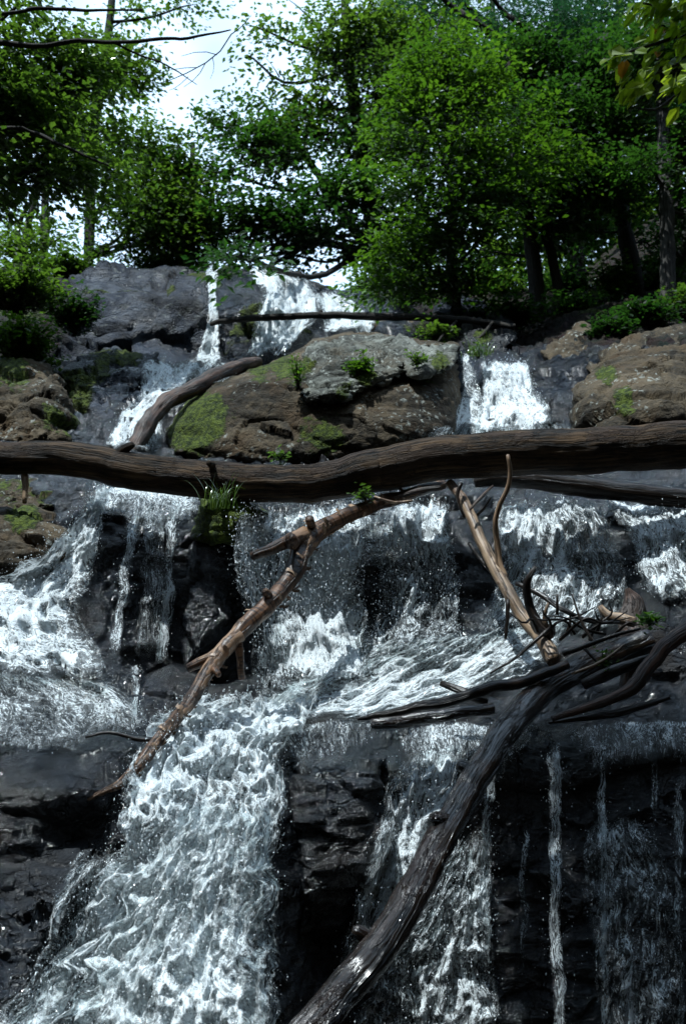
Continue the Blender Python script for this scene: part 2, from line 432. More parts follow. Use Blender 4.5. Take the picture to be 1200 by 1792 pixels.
# ------------------------------------------------------------------ the rock bed of the stream
COLS = {
 -600: [(2300, 3.2), (1792, 3.5), (1440, 4.0), (1290, 4.3), (1200, 5.0), (1050, 5.4), (990, 6.2), (880, 6.8), (800, 7.6), (640, 9.5), (560, 11.5), (470, 14)],
 0: [(2300, 3.4), (1792, 3.75), (1440, 4.2), (1290, 4.5), (1220, 5.0), (1100, 5.35), (1000, 5.8), (900, 6.6), (850, 7.2), (770, 8.2), (640, 10.2), (600, 11.5), (470, 15)],
 150: [(2300, 3.5), (1792, 4.0), (1440, 4.4), (1300, 4.6), (1210, 5.1), (1150, 5.45), (1000, 5.9), (900, 6.15), (858, 6.35), (800, 7.6), (770, 8.4), (650, 10.3), (622, 12.6), (530, 13.1), (495, 13.9), (475, 15.5)],
 300: [(2300, 3.4), (1792, 3.85), (1440, 4.25), (1300, 4.7), (1250, 5.0), (1200, 5.5), (1180, 6.0), (920, 6.2), (868, 6.35), (840, 6.9), (790, 8.4), (700, 9.2), (650, 10.6), (622, 12.9), (530, 13.3), (495, 14.1), (475, 15.5)],
 450: [(2300, 3.4), (1792, 3.85), (1440, 4.3), (1280, 4.8), (1220, 5.5), (1180, 5.95), (940, 6.15), (900, 6.3), (850, 6.9), (800, 8.5), (650, 11.2), (622, 13.1), (540, 13.6), (500, 14.5), (472, 15.8)],
 600: [(2300, 4.4), (1792, 4.55), (1500, 4.65), (1320, 4.72), (1270, 4.95), (1220, 5.45), (1150, 5.9), (920, 6.2), (880, 6.4), (840, 7), (800, 8.5), (640, 12), (590, 13.8), (530, 14.8), (500, 16.2)],
 750: [(2300, 4.4), (1792, 4.5), (1500, 4.58), (1330, 4.66), (1275, 4.9), (1180, 5.5), (1100, 5.85), (900, 6.2), (860, 6.5), (800, 8.2), (750, 9), (620, 11.5), (580, 13), (500, 16)],
 900: [(2300, 4.3), (1792, 4.4), (1500, 4.47), (1310, 4.55), (1265, 4.8), (1150, 5.4), (1060, 5.8), (900, 6.2), (860, 6.6), (800, 8), (755, 8.9), (690, 9.3), (640, 9.6), (620, 10.4), (560, 13), (500, 16)],
 1050: [(2300, 4.2), (1792, 4.3), (1500, 4.4), (1310, 4.5), (1262, 4.75), (1150, 5.3), (1060, 5.7), (900, 6.1), (860, 6.5), (760, 8), (650, 9.3), (600, 10.3), (560, 12), (490, 15.5)],
 1200: [(2300, 4.1), (1792, 4.2), (1500, 4.3), (1310, 4.4), (1265, 4.6), (1150, 5.1), (1020, 5.6), (900, 6.0), (840, 6.6), (740, 7.8), (600, 9.2), (570, 11), (480, 15)],
 1800: [(2300, 3.4), (1792, 3.5), (1310, 3.9), (1265, 4.1), (1150, 4.6), (1020, 5.2), (840, 6.4), (740, 7.6), (600, 9), (570, 10.5), (480, 14)],
}
_cx = np.array(sorted(COLS)); _tops = np.array([COLS[c][-1][0] for c in _cx], float)
def bed_Y(px, py):
    px = np.asarray(px, float); py = np.asarray(py, float)
    vals = np.stack([np.interp(py, [a for a, _ in COLS[c][::-1]], [b for _, b in COLS[c][::-1]]) for c in _cx], -1)
    i = np.clip(np.searchsorted(_cx, px) - 1, 0, len(_cx) - 2)
    f = np.clip((px - _cx[i]) / (_cx[i + 1] - _cx[i]), 0, 1); f = f * f * (3 - 2 * f)
    a = np.take_along_axis(vals, i[..., None], -1)[..., 0]; b = np.take_along_axis(vals, i[..., None] + 1, -1)[..., 0]
    return a + (b - a) * f

def vert_normals(V, F):
    T = np.vstack([F[:, [0, 1, 2]], F[:, [0, 2, 3]]]) if F.shape[1] == 4 else F
    n = np.cross(V[T[:, 1]] - V[T[:, 0]], V[T[:, 2]] - V[T[:, 0]])
    N = np.zeros_like(V)
    for k in range(3): np.add.at(N, T[:, k], n)
    return N / (np.linalg.norm(N, axis=1)[:, None] + 1e-12)

SOLID = []          # (V, F) of all rock, for draping the water
def rocky(V, N, amp, scale, seed, strata=2.0):
    q = V / scale * np.array([1, 1, strata]) + .45 * np.stack([fbm(V / scale * .8 + s, 3, seed + 20) for s in (0, 31, 57)], -1)
    h, c = facets(q, seed)
    h2, c2 = facets(q * 2.7 + 5, seed + 11)
    d = amp * (.75 * h + .30 * h2 - .28 * (1 - c) - .10 * (1 - c2)) + amp * .55 * fbm(V / scale * 1.1, 5, seed + 3)
    d = d + amp * .4 * (.5 - 2 * np.abs(fbm(q * np.array([1.3, 1.3, 1.8]) + 9, 4, seed + 31)))
    return V + N * d[:, None]

gx = np.concatenate([np.linspace(-600, -40, 30), np.arange(-32, 1232, 4.0), np.linspace(1240, 1800, 30)])
tops = np.interp(gx, _cx, _tops)
vv = np.concatenate([np.linspace(0, .76, 340), np.linspace(.765, 1, 30)])
GY = tops[None] + (2300 - tops)[None] * vv[:, None]
GX = np.repeat(gx[None], len(vv), 0)
# ledges keep crooked edges: look the depth up a little above or below
jx = GX + 14 * fbm(np.stack([GX / 60, GY / 60, 0 * GX], -1), 3, 5)
jy = GY + 16 * fbm(np.stack([GX / 75, GY / 75, 0 * GX + 4], -1), 4, 8)
YY = bed_Y(jx, jy)
base = P(GX, GY, YY)
back = []
for k in range(1, 9):                              # beyond the lip the bed runs back almost level
    r = base[0].copy(); r[:, 1] += 1.1 * k; r[:, 2] += .12 * k - .02 * k * k; r[:, 0] *= 1 + .06 * k; back.append(r)
base = np.concatenate([np.stack(back[::-1]), base])
nr, nc = base.shape[:2]
V = base.reshape(-1, 3); F = grid_faces(nr, nc)[:, ::-1]
N = vert_normals(V, F)
if N[:, 1].mean() > 0: N = -N; F = F[:, ::-1]
amp = np.interp(V[:, 1], [4, 7, 10, 15], [.055, .08, .16, .36])
V1 = rocky(V, N, 1.0, .55, 1); V2 = rocky(V @ np.array([[1, 0, .35], [0, 1, 0], [-.35, 0, 1]]).T, N, 1.0, 2.3, 4, 1.5) @ np.linalg.inv(np.array([[1, 0, .35], [0, 1, 0], [-.35, 0, 1]]).T)
wgt = np.clip((V[:, 1] - 9) / 4, 0, 1)[:, None]
V = V + ((V1 - V) * (1 - wgt) + (V2 - V) * wgt) * amp[:, None] + N * (.015 * fbm(V * 14, 3, 6))[:, None]
pxs = np.concatenate([np.repeat(gx[None], 8, 0), GX]).ravel(); pys = np.concatenate([np.repeat(tops[None], 8, 0), GY]).ravel()
def sst(x, a, b):
    t_ = np.clip((x - a) / (b - a), 0, 1); return t_ * t_ * (3 - 2 * t_)
nz = fbm(V * .9, 4, 33)
soil = np.clip(np.maximum(sst(pxs, 690, 760) * sst(pys, 625, 590), sst(pxs, 150, 90) * sst(pys, 640, 600)) + nz * .3 * sst(pys, 640, 600), 0, 1)
soil = np.maximum(soil, (V[:, 1] > 17) * 1.0)
wet = np.clip(.95 - .5 * sst(pys, 650, 600) * sst(pxs, 480, 300) + .25 * nz, 0, 1) * (1 - soil)
moss = np.clip(.5 * sst(pys, 640, 560) * sst(nz, -.1, .4) * (N[:, 2] > .3) + .1, 0, 1)
near = V[:, 1] < 9
Fy = V[F].mean(1)[:, 1]
bed_attr = {'soil': soil, 'wet': wet, 'moss': moss * (pys < 640)}
# the lower bed and the upper cliff are one sheet with two kinds of stone
o = struct(obj('stream_bed', V, F, M['wet'], attrs=bed_attr, smooth=True), 'wet black rock bed stepping up the stream under the falling water')
o.data.materials.append(M['grey'])
mi = (pys.reshape(nr, nc)[:-1, :-1].ravel() + 0 * Fy + 25 * fbm(V[F[:, 0]] * .8, 2, 3) < 700).astype(np.int32)
o.data.polygons.foreach_set('material_index', mi)
SOLID.append((V, F))

# the wide ground underneath and behind
gx2 = np.concatenate([np.linspace(-300, -25, 22), np.linspace(-24, 24, 97), np.linspace(25, 300, 22)])
gy2 = np.concatenate([np.linspace(-60, -2, 20), np.linspace(-1.5, 45, 94), np.linspace(50, 500, 40)])
X2, Y2 = np.meshgrid(gx2, gy2)
prof = np.interp(Y2, [-60, -15, -4, 0, 3.6, 4.8, 5.6, 6.4, 8.5, 9.5, 13, 16, 25, 60, 500], [50, 25, -.5, -2.6, -2.8, -2.3, -1.6, -.3, 1.5, 2.5, 3.9, 6.6, 9.0, 17, 90])  # unseen rise behind the camera, made steep to block sky light
side = np.maximum(np.abs(X2) - 4.5, 0)
Z2 = prof + np.minimum(.32 * side, 14) + np.where(Y2 < 6, 1, np.clip(1 - (Y2 - 6) / 3, 0, 1)) * np.minimum(1.3 * side, 26) + .25 * fbm(np.stack([X2 * .5, Y2 * .5, 0 * X2], -1), 4, 12) * np.clip(1 + side * .2, 1, 3)  # side banks near the camera raised as well to cut sky light
Z2 += np.where((X2 > 2) & (Y2 > 11), np.minimum((X2 - 2) * .5, 4) * np.clip((Y2 - 11) / 5, 0, 1), 0)
V = np.stack([X2, Y2, Z2], -1).reshape(-1, 3); F = grid_faces(*X2.shape)
one = np.ones(len(V))
struct(obj('ground', V, F, M['wet'], attrs={'soil': one, 'wet': 0 * one, 'moss': .25 * one}, origin=np.zeros(3)), 'forest floor of dark leaf litter rising behind the stream')

# ------------------------------------------------------------------ boulders
def boulder(name, poly, prof, thick, mat, label, seed, moss=0., wet=.3, amp=.10, scale=.5, pw=2.6, cat='boulder', group=None, strata=1.6, topmoss=0, mossat=None):
    """closed rock: outline in photo pixels, prof gives the distance of its front at each height"""
    poly = np.asarray(poly, float); c = poly.mean(0)
    c = (poly.max(0) + poly.min(0)) / 2 * .5 + c * .5
    a = np.arctan2(poly[:, 1] - c[1], poly[:, 0] - c[0]); o = np.argsort(a); poly = poly[o]
    per = np.linalg.norm(np.roll(poly, -1, 0) - poly, axis=1).sum()
    na = int(np.clip(per / 4.0, 40, 420)); nrr = int(np.clip(per / 20., 14, 75))
    cl = np.vstack([poly, poly[:1]]); s = np.concatenate([[0], np.cumsum(np.linalg.norm(np.diff(cl, axis=0), axis=1))])
    u = np.linspace(0, s[-1], na, endpoint=False)
    ring = np.stack([np.interp(u, s, cl[:, 0]), np.interp(u, s, cl[:, 1])], -1)
    for _ in range(2): ring = (np.roll(ring, 1, 0) + 2 * ring + np.roll(ring, -1, 0)) / 4
    r = np.linspace(1, 0, nrr + 1)[:-1] ** .8
    pr = sorted(prof)
    rings = []
    for sgn, rs in ((1, r[::-1]), (-1, r[1:])):
        for q in rs:
            p2 = c + (ring - c) * q
            Yf = np.interp(p2[:, 1], [b[0] for b in pr], [b[1] for b in pr])
            f = (1 - q ** pw) ** (1 / pw)
            Y = Yf + thick * (1 - f) if sgn > 0 else Yf + thick * (1 + f)
            # keep the outline at true size: push back along the view ray
            rings.append(P(p2[:, 0], p2[:, 1], Y))
    R = np.stack(rings); n = len(R)
    V = R.reshape(-1, 3); F = grid_faces(n, na, True)
    V = np.vstack([V, R[0].mean(0), R[-1].mean(0)])
    j = np.arange(na); j2 = (j + 1) % na
    T = np.vstack([np.stack([j2, j, np.full(na, n * na)], -1), np.stack([(n - 1) * na + j, (n - 1) * na + j2, np.full(na, n * na + 1)], -1)])
    N = vert_normals(V, F); ctr = V.mean(0)
    if ((V - ctr) * N).sum(1).mean() < 0: N = -N
    if True:
        N[-2] = (0, -1, 0); N[-1] = (0, 1, 0)
    V = rocky(V, N, amp, scale, seed, strata)
    V = V + N * (.012 * fbm(V * 16, 3, seed))[:, None]
    N = vert_normals(V, F)
    if ((V - ctr) * N).sum(1).mean() < 0: N = -N; F = F[:, ::-1]; T = T[:, ::-1]
    ms = moss + topmoss * np.clip(N[:, 2], 0, 1) + .25 * fbm(V * 2.2, 3, seed + 40) * (moss + topmoss > 0)
    if mossat is not None:
        for (mx_, my_, mr) in mossat:
            ppx = 600 + V[:, 0] * FPX / (CS * V[:, 1] + SN * V[:, 2]); ppy = 896 - FPX * (CS * V[:, 2] - SN * V[:, 1]) / (CS * V[:, 1] + SN * V[:, 2])
            ms = ms + .8 * np.exp(-(((ppx - mx_) / mr) ** 2 + ((ppy - my_) / mr) ** 2))
    at = {'moss': np.clip(ms, 0, 1.2), 'wet': np.full(len(V), wet), 'soil': np.zeros(len(V))}
    o = obj(name, V, [F, T], M[mat], attrs=at)
    SOLID.append((V, F))
    return tag(o, label, cat, group)

boulder('boulder', [(285, 800), (285, 745), (330, 700), (385, 655), (450, 638), (525, 605), (560, 590), (620, 580), (690, 590), (760, 600), (803, 606), (800, 650), (806, 700), (800, 760), (760, 800), (600, 830), (450, 840), (350, 830)],
        [(580, 10.2), (640, 9.0), (672, 8.45), (740, 8.2), (840, 7.9)], 1.0, 'brown', 'largest brown boulder above the middle of the huge log, mossy on its left side', 3,
        wet=.12, amp=.09, scale=1.5, pw=3.4, topmoss=.08, mossat=[(330, 750, 55), (370, 720, 40), (500, 640, 30), (560, 770, 40), (450, 650, 20), (740, 640, 30)])
boulder('rock_slab', [(515, 660), (540, 612), (600, 588), (680, 590), (745, 605), (740, 640), (690, 668), (600, 700), (540, 705), (520, 690)],
        [(585, 9.5), (630, 8.65), (705, 7.95)], .35, 'pale', 'pale grey tilted slab lying on top of the largest brown boulder', 13, wet=.05, amp=.09, scale=.5, strata=4, mossat=[(530, 640, 25), (640, 660, 25), (600, 690, 20)], cat='rock slab')
boulder('rock_slab', [(695, 640), (720, 612), (770, 600), (803, 604), (800, 640), (770, 655), (720, 662)],
        [(600, 9.4), (660, 8.3)], .3, 'pale', 'smaller grey slab at the right end of the largest brown boulder', 14, wet=.1, amp=.08, scale=.4, mossat=[(770, 635, 25)], cat='rock slab')
boulder('boulder', [(-90, 640), (0, 632), (60, 622), (95, 640), (110, 680), (135, 740), (140, 790), (60, 810), (-90, 810)],
        [(620, 9.6), (680, 8.7), (810, 7.9)], .9, 'brown', 'lichen spotted brown boulder at the left bank behind the huge log', 5, wet=.1, amp=.12, scale=.6, mossat=[(20, 640, 35), (90, 730, 25), (130, 745, 20)], topmoss=.2)
boulder('boulder', [(98, 650), (150, 618), (205, 612), (270, 620), (278, 632), (250, 680), (215, 730), (205, 780), (140, 800), (128, 740), (108, 690)],
        [(612, 10.6), (650, 9.7), (720, 9.0), (800, 8.4)], .8, 'grey', 'grey boulder with mossy brown shoulder just left of the small white fall', 6, wet=.55, amp=.12, scale=.6, mossat=[(130, 680, 40), (180, 630, 30), (230, 620, 25), (120, 700, 30)])
boulder('boulder', [(1000, 690), (1020, 640), (1070, 602), (1130, 580), (1200, 572), (1330, 560), (1400, 740), (1200, 800), (1010, 800)],
        [(560, 9.9), (620, 8.5), (700, 7.6), (800, 7.0)], 1.2, 'brown', 'wide brown boulder on the right bank with a rounded sunlit back', 7, wet=.1, amp=.13, scale=1.1, mossat=[(1060, 650, 20), (1090, 700, 25)], topmoss=.1)
boulder('boulder', [(945, 618), (975, 590), (1010, 568), (1048, 572), (1062, 596), (1040, 625), (1000, 645), (960, 640)],
        [(568, 10.8), (645, 9.6)], .5, 'brown', 'small brown grey boulder leaning between the right hand fall and the widest bank boulder', 8, wet=.1, amp=.08, scale=.45, topmoss=.15)
boulder('boulder', [(596, 520), (612, 500), (640, 482), (668, 490), (690, 515), (680, 535), (630, 540)],
        [(480, 16.8), (540, 15.2)], .8, 'grey', 'dark pointed rock beside the top of the uppermost falls', 9, wet=.2, amp=.16, scale=.9)
boulder('boulder', [(636, 560), (650, 528), (680, 515), (715, 525), (748, 560), (740, 585), (690, 592), (640, 580)],
        [(515, 15), (590, 12.9)], .8, 'brown', 'brown rock just above the thin log at the right of the upper falls', 10, wet=.2, amp=.15, scale=.8, topmoss=.15)
boulder('boulder', [(805, 600), (815, 570), (850, 552), (890, 560), (905, 590), (880, 625), (830, 630)],
        [(550, 12), (630, 10.2)], .6, 'wet', 'dark rock in shade above the right hand white fall', 11, wet=.5, amp=.12, scale=.6, mossat=[(845, 590, 20)])
boulder('boulder', [(760, 545), (775, 522), (810, 515), (850, 530), (855, 552), (800, 562)], [(515, 13.5), (562, 12.2)], .5, 'grey', 'shaded grey rock under the trees right of the upper falls', 12, wet=.1, amp=.10, scale=.6, topmoss=.2)
boulder('boulder', [(935, 660), (955, 640), (1000, 650), (1025, 690), (1010, 760), (960, 770), (930, 730)], [(640, 9.6), (770, 8.3)], .6, 'wet', 'black wet rock at the right edge of the broad white fall', 15, wet=1, amp=.12, scale=.5)
# level of the huge log and below
boulder('boulder', [(-80, 870), (0, 845), (60, 842), (130, 848), (172, 862), (150, 885), (80, 893), (-80, 900)], [(840, 7.0), (900, 6.15)], .35, 'brown', 'low mossy rock under the left end of the huge log', 16, moss=.35, wet=.3, amp=.07, scale=.4, topmoss=.2)
boulder('boulder', [(-100, 900), (0, 885), (60, 886), (105, 898), (125, 930), (112, 975), (60, 1010), (-100, 1040)], [(885, 6.2), (930, 5.75), (1040, 5.4)], .5, 'brown', 'rounded brown boulder beside the left cascade', 17, wet=.35, amp=.08, scale=.5, mossat=[(40, 905, 40)])
boulder('boulder', [(345, 905), (352, 872), (392, 858), (440, 868), (475, 888), (478, 905), (430, 915), (420, 955), (372, 960), (338, 940)], [(855, 6.2), (890, 5.8), (960, 5.7)], .4, 'wet', 'moss covered knob of rock with the grass tuft below the huge log', 18, moss=.25, wet=.6, amp=.06, scale=.35, mossat=[(385, 880, 40), (380, 930, 35)])
boulder('boulder', [(320, 960), (345, 935), (410, 940), (418, 1000), (412, 1100), (402, 1190), (330, 1200), (310, 1120), (312, 1020)], [(935, 6.0), (1200, 5.75)], .4, 'wet', 'upright black rock pillar between the thin trickles and the birch log', 19, wet=.7, amp=.07, scale=.45, strata=1)
boulder('boulder', [(150, 1160), (200, 1145), (245, 1165), (255, 1195), (215, 1225), (175, 1215)], [(1145, 5.65), (1225, 5.2)], .22, 'wet', 'smaller wet flat rock at the foot of the left trickle', 20, wet=1, amp=.04, scale=.3)
boulder('boulder', [(232, 1192), (300, 1160), (352, 1180), (368, 1200), (330, 1235), (275, 1262), (235, 1250)], [(1160, 5.6), (1200, 5.25), (1262, 5.0)], .25, 'wet', 'larger wet flat rock with a shining top beside the birch log', 21, wet=1, amp=.035, scale=.4)
boulder('boulder', [(-120, 1240), (0, 1222), (70, 1215), (150, 1240), (235, 1275), (262, 1300), (240, 1370), (205, 1440), (100, 1462), (-120, 1462)], [(1215, 5.0), (1300, 4.5), (1380, 4.25), (1462, 4.15)], .5, 'wet', 'big wet black boulder under the lower tip of the birch log', 22, wet=.85, amp=.03, scale=.7)
boulder('boulder', [(-120, 1450), (60, 1440), (190, 1452), (205, 1480), (150, 1520), (95, 1580), (70, 1700), (40, 1850), (-120, 1900)], [(1440, 4.35), (1500, 4.1), (1850, 3.7)], .5, 'wet', 'layered red black rock at the bottom left corner', 23, wet=.5, amp=.06, scale=.45, strata=3)
boulder('boulder', [(492, 1330), (520, 1290), (570, 1268), (660, 1278), (690, 1310), (690, 1400), (665, 1520), (600, 1640), (500, 1700), (478, 1560), (482, 1430)], [(1268, 4.9), (1320, 4.45), (1700, 4.15)], .5, 'wet', 'black overhanging rock between the main lower fall and the leaning wet log', 24, wet=.9, amp=.06, scale=.55, strata=2.6)
boulder('boulder', [(1105, 1130), (1140, 1080), (1180, 1045), (1230, 1030), (1330, 1060), (1330, 1290), (1230, 1268), (1150, 1262), (1110, 1210)], [(1030, 5.4), (1290, 4.75)], .4, 'wet', 'dark rock mass behind the driftwood at the right edge', 25, wet=.4, amp=.08, scale=.45)
boulder('boulder', [(1085, 845), (1130, 832), (1180, 822), (1300, 830), (1300, 880), (1180, 885), (1110, 870)], [(820, 7.0), (885, 6.2)], .3, 'pale', 'grey rock showing beneath the right end of the huge log', 26, wet=.8, amp=.05, scale=.4)

# ------------------------------------------------------------------ water draped over the rock
Vs, Fs, off = [], [], 0
for V, F in SOLID:
    Vs.append(V); Fs.append(F + off); off += len(V)
bvh = BVHTree.FromPolygons(np.vstack(Vs).tolist(), np.vstack(Fs).tolist())
ORG = Vector((0, 0, 0))
def surf_Y(px, py):
    d = P(px, py, np.ones_like(px)).reshape(-1, 3); out = np.empty(len(d)); fb = bed_Y(px, py).ravel()
    for i in range(len(d)):
        h = bvh.ray_cast(ORG, Vector(d[i]).normalized())
        out[i] = h[0][1] if h[0] is not None else fb[i]
    return out.reshape(px.shape)

rng = np.random.default_rng(11)
DROPS = []
def blur(A, k, ax):
    for _ in range(k):
        A = np.apply_along_axis(lambda v: np.convolve(np.pad(v, 1, 'edge'), [.25, .5, .25], 'valid'), ax, A)
    return A
def water(rows, mat, dens, seed, relief=.03, offs=.03, drops=0, fall=True, step=4.0, edge=.12, dropout=.10, dvar=.35, label=None, name='waterfall', dsize=1.0):
    """rows: (left px, left py, right px, right py) from top to bottom; dens: one value per row"""
    rows = np.asarray(rows, float)
    Lh = np.linalg.norm(np.diff(rows[:, :2], axis=0), axis=1).sum(); Wd = np.abs(rows[:, 2] - rows[:, 0]).max()
    n = max(8, int(Lh / step)); m = max(5, int(Wd / step))
    R = spline(rows, n); D = np.interp(np.linspace(0, 1, n), np.linspace(0, 1, len(rows)), dens)
    u = np.linspace(0, 1, m)
    px = R[:, 0:1] + (R[:, 2] - R[:, 0])[:, None] * u; py = R[:, 1:2] + (R[:, 3] - R[:, 1])[:, None] * u
    # ragged sides
    px = px + ({'strand': 9, 'main': 26}.get(mat, 8) * fbm(np.stack([px / 40, py / 40, 0 * px + seed], -1), 3, seed))
    py = py + 9 * fbm(np.stack([px / 34, 0 * px, 0 * px + seed * 2.1], -1), 3, seed + 5)
    Y = surf_Y(px, py) - offs
    if fall:
        Y = np.minimum.accumulate(Y + 0 * Y, axis=0) * .75 + Y * .25
        Y = np.minimum(Y, surf_Y(px, py) - offs * .6)
    Y = blur(blur(Y, 3, 0), 2, 1)
    w3 = P(px, py, Y)
    du = np.linalg.norm(np.diff(w3, axis=1), axis=2).mean(0); us = np.concatenate([[0], np.cumsum(du)])
    dv = np.linalg.norm(np.diff(w3, axis=0), axis=2).mean(1); vs = np.concatenate([[0], np.cumsum(dv)])
    fl = np.stack([us[None] + 0 * px, vs[:, None] + 0 * px, 0 * px + seed * 5.3], -1)
    fsc = float(np.clip(5.0 / Y.mean(), .2, 1.1))
    q = fl * np.array([11 * fsc, 4 * fsc, 1])
    rl = np.abs(fbm(q, 4, seed + 2)) * 2
    r2 = fbm(fl * np.array([30 * fsc, 14 * fsc, 1]), 3, seed + 7)
    w3 = w3 + np.array([0, -1, .35]) * (relief * (.9 - rl) + relief * .30 * r2)[..., None]
    e = np.minimum(u, 1 - u) / edge; e = np.clip(e, 0, 1)[None]
    ev = np.clip(np.minimum(np.linspace(0, 1, n) / .07, (1 - np.linspace(0, 1, n)) / .10), 0, 1)[:, None]
    ev = np.clip(ev + ev * (1 - ev) * 4 * .6 * fbm(fl * np.array([16, 3, 1]), 3, seed + 15), 0, 1)
    dn = D[:, None] * (1 - (1 - e) * .75) + dvar * fbm(fl * np.array([3.2 * fsc, .9 * fsc, 1]), 3, seed + 1) - .15 * (1 - e)
    dn = np.clip(dn * ev, 0, 1.3)
    o = obj(name, w3.reshape(-1, 3), grid_faces(n, m)[:, ::-1], M[mat], attrs={'flow': (fl * np.array([fsc, fsc, 1])).reshape(-1, 3), 'dens': dn.ravel()})
    struct(o, label)
    drops = int(drops * .55)
    if drops:
        k = rng.integers(0, n, drops); j = rng.integers(0, m, drops)
        keep = rng.random(drops) < np.clip(dn[k, j] * 1.2 + .1, 0, 1)
        p = w3[k, j][keep]; c = len(p)
        p = p + rng.normal(0, 1, (c, 3)) * np.array([.03, .02, .03]) + np.array([0, -1, .2]) * (rng.random(c) ** 2 * dropout)[:, None]
        s = mpp(1000, p[:, 1]) * (.42 + 1.0 * rng.random(c) ** 5) * dsize
        DROPS.append(np.hstack([p, s[:, None], (s * (1 + 1.6 * rng.random(c) ** 2))[:, None]]))
    return o

# top falls
water([(362, 466, 388, 466), (366, 520, 380, 520), (366, 560, 386, 560), (350, 610, 384, 610), (345, 645, 392, 645)], 'far', [1.1, 1.05, 1.15, 1.15, 1.0], 1, offs=.12, relief=.08, drops=500, label='thin uppermost trickle down the grey cliff')
water([(440, 472, 500, 470), (452, 510, 548, 515), (450, 550, 560, 550), (440, 585, 545, 580), (425, 635, 500, 622)], 'far', [1.1, 1.15, 1.2, 1.2, 1.15], 2, offs=.22, relief=.16, drops=2200, dropout=.2, label='main uppermost fall spreading over the cliff')
water([(548, 512, 585, 512), (560, 540, 625, 540), (570, 560, 655, 558), (572, 585, 650, 585)], 'far', [1.05, 1.05, 1.15, 1.15], 3, offs=.2, relief=.12, drops=1200, dropout=.15, label='right branch of the uppermost fall')
water([(240, 636, 350, 634), (245, 660, 345, 655), (240, 700, 310, 690), (205, 740, 285, 730), (180, 790, 285, 800)], 'churn', [.95, .95, .9, 1.05, 1.05], 4, relief=.06, drops=1500, dropout=.12, label='small fall running under the red brown log')
water([(340, 634, 445, 640), (335, 655, 420, 655), (320, 690, 380, 675)], 'far', [.6, .6, .5], 44, relief=.04, drops=200, label='shallow run below the uppermost trickle')
water([(846, 634, 918, 636), (846, 665, 930, 665), (843, 710, 945, 705), (832, 760, 968, 755)], 'churn', [1.0, 1.0, 1.0, 1.1], 5, relief=.08, offs=.05, drops=2500, dropout=.15, edge=.08, label='broad white fall behind the right half of the huge log')
water([(800, 626, 813, 626), (803, 660, 832, 660), (803, 710, 845, 710), (790, 762, 845, 762)], 'churn', [.9, .55, .65, .9], 6, relief=.05, drops=700, label='lacy strip of water beside the broad white fall')
water([(760, 745, 990, 740), (740, 770, 1010, 770), (700, 820, 1050, 820)], 'churn', [.55, .7, .5], 66, relief=.03, drops=200, fall=False, label='stream surface behind the huge log')
# second tier
water([(172, 850, 345, 862), (160, 872, 350, 885), (145, 910, 345, 915)], 'churn', [.95, .70, .35], 7, relief=.04, drops=1500, fall=False, dropout=.05, label='water sheet spilling over the left lip', dsize=.8)
water([(172, 856, 200, 856), (148, 900, 182, 905), (110, 950, 170, 960), (30, 1000, 165, 1020), (-60, 1060, 140, 1080), (-90, 1130, 180, 1150), (-90, 1190, 200, 1205)], 'churn', [1.15, 1.1, 1.05, 1.0, 1.0, .95, .7], 8, relief=.07, offs=.05, drops=6000, dropout=.16, dvar=.5, edge=.18, label='left cascade fanning out over dark rock')
water([(-90, 1165, 180, 1190), (-90, 1210, 245, 1230), (-90, 1260, 262, 1275), (-90, 1310, 250, 1315)], 'churn', [.5, .30, .14, .0], 9, relief=.02, offs=.035, drops=2500, fall=False, dvar=.5, dropout=.03, label='thin foam film sliding over the black boulder')
water([(228, 898, 247, 898), (214, 980, 232, 980), (203, 1060, 222, 1060), (193, 1155, 214, 1155)], 'strand', [.85, .8, .75, .8], 10, relief=.02, drops=500, dropout=.05, label='left thin trickle on the black wall')
water([(296, 880, 318, 880), (288, 960, 308, 960), (282, 1060, 304, 1060), (274, 1165, 296, 1165)], 'strand', [.85, .7, .75, .7], 11, relief=.02, drops=500, dropout=.05, label='right thin trickle on the black wall')
water([(250, 888, 292, 888), (248, 1000, 290, 1000), (232, 1160, 280, 1160)], 'strand', [.4, .25, .3], 71, relief=.02, drops=250, dropout=.05, label='faint drips between the two thin trickles')
water([(230, 1160, 245, 1160), (232, 1200, 244, 1200), (232, 1262, 244, 1262)], 'strand', [.6, .7, .8], 72, relief=.01, drops=150, dropout=.04, label='short drip off the flat rock')
water([(425, 905, 640, 880), (412, 960, 650, 950), (415, 1030, 640, 1030), (440, 1110, 640, 1110), (440, 1215, 650, 1190)], 'fall', [.95, .9, .80, .82, .9], 12, relief=.09, offs=.06, drops=14000, dropout=.25, dvar=1.1, label='middle fall behind the birch log')
water([(640, 890, 782, 880), (645, 940, 790, 940), (650, 1000, 800, 1010), (640, 1080, 800, 1080), (600, 1180, 800, 1120)], 'fall', [.85, .95, .72, .72, .85], 13, relief=.08, offs=.06, drops=6000, dropout=.2, dvar=1.1, label='fall dropping between the birch log and the dead branch')
water([(868, 885, 1040, 880), (865, 930, 1075, 930), (870, 990, 1095, 1000), (850, 1050, 1100, 1060), (800, 1120, 1080, 1110)], 'fall', [.70, .78, .82, .72, .7], 14, relief=.08, offs=.05, drops=5000, dropout=.12, dvar=.45, label='bluish fall behind the dead branch')
water([(1040, 878, 1230, 885), (1085, 930, 1260, 950), (1105, 985, 1290, 1010), (1120, 1050, 1300, 1060)], 'fall', [.9, .88, .85, .6], 15, relief=.07, offs=.05, drops=2500, dropout=.1, label='fall streaming down at the right edge below the huge log')
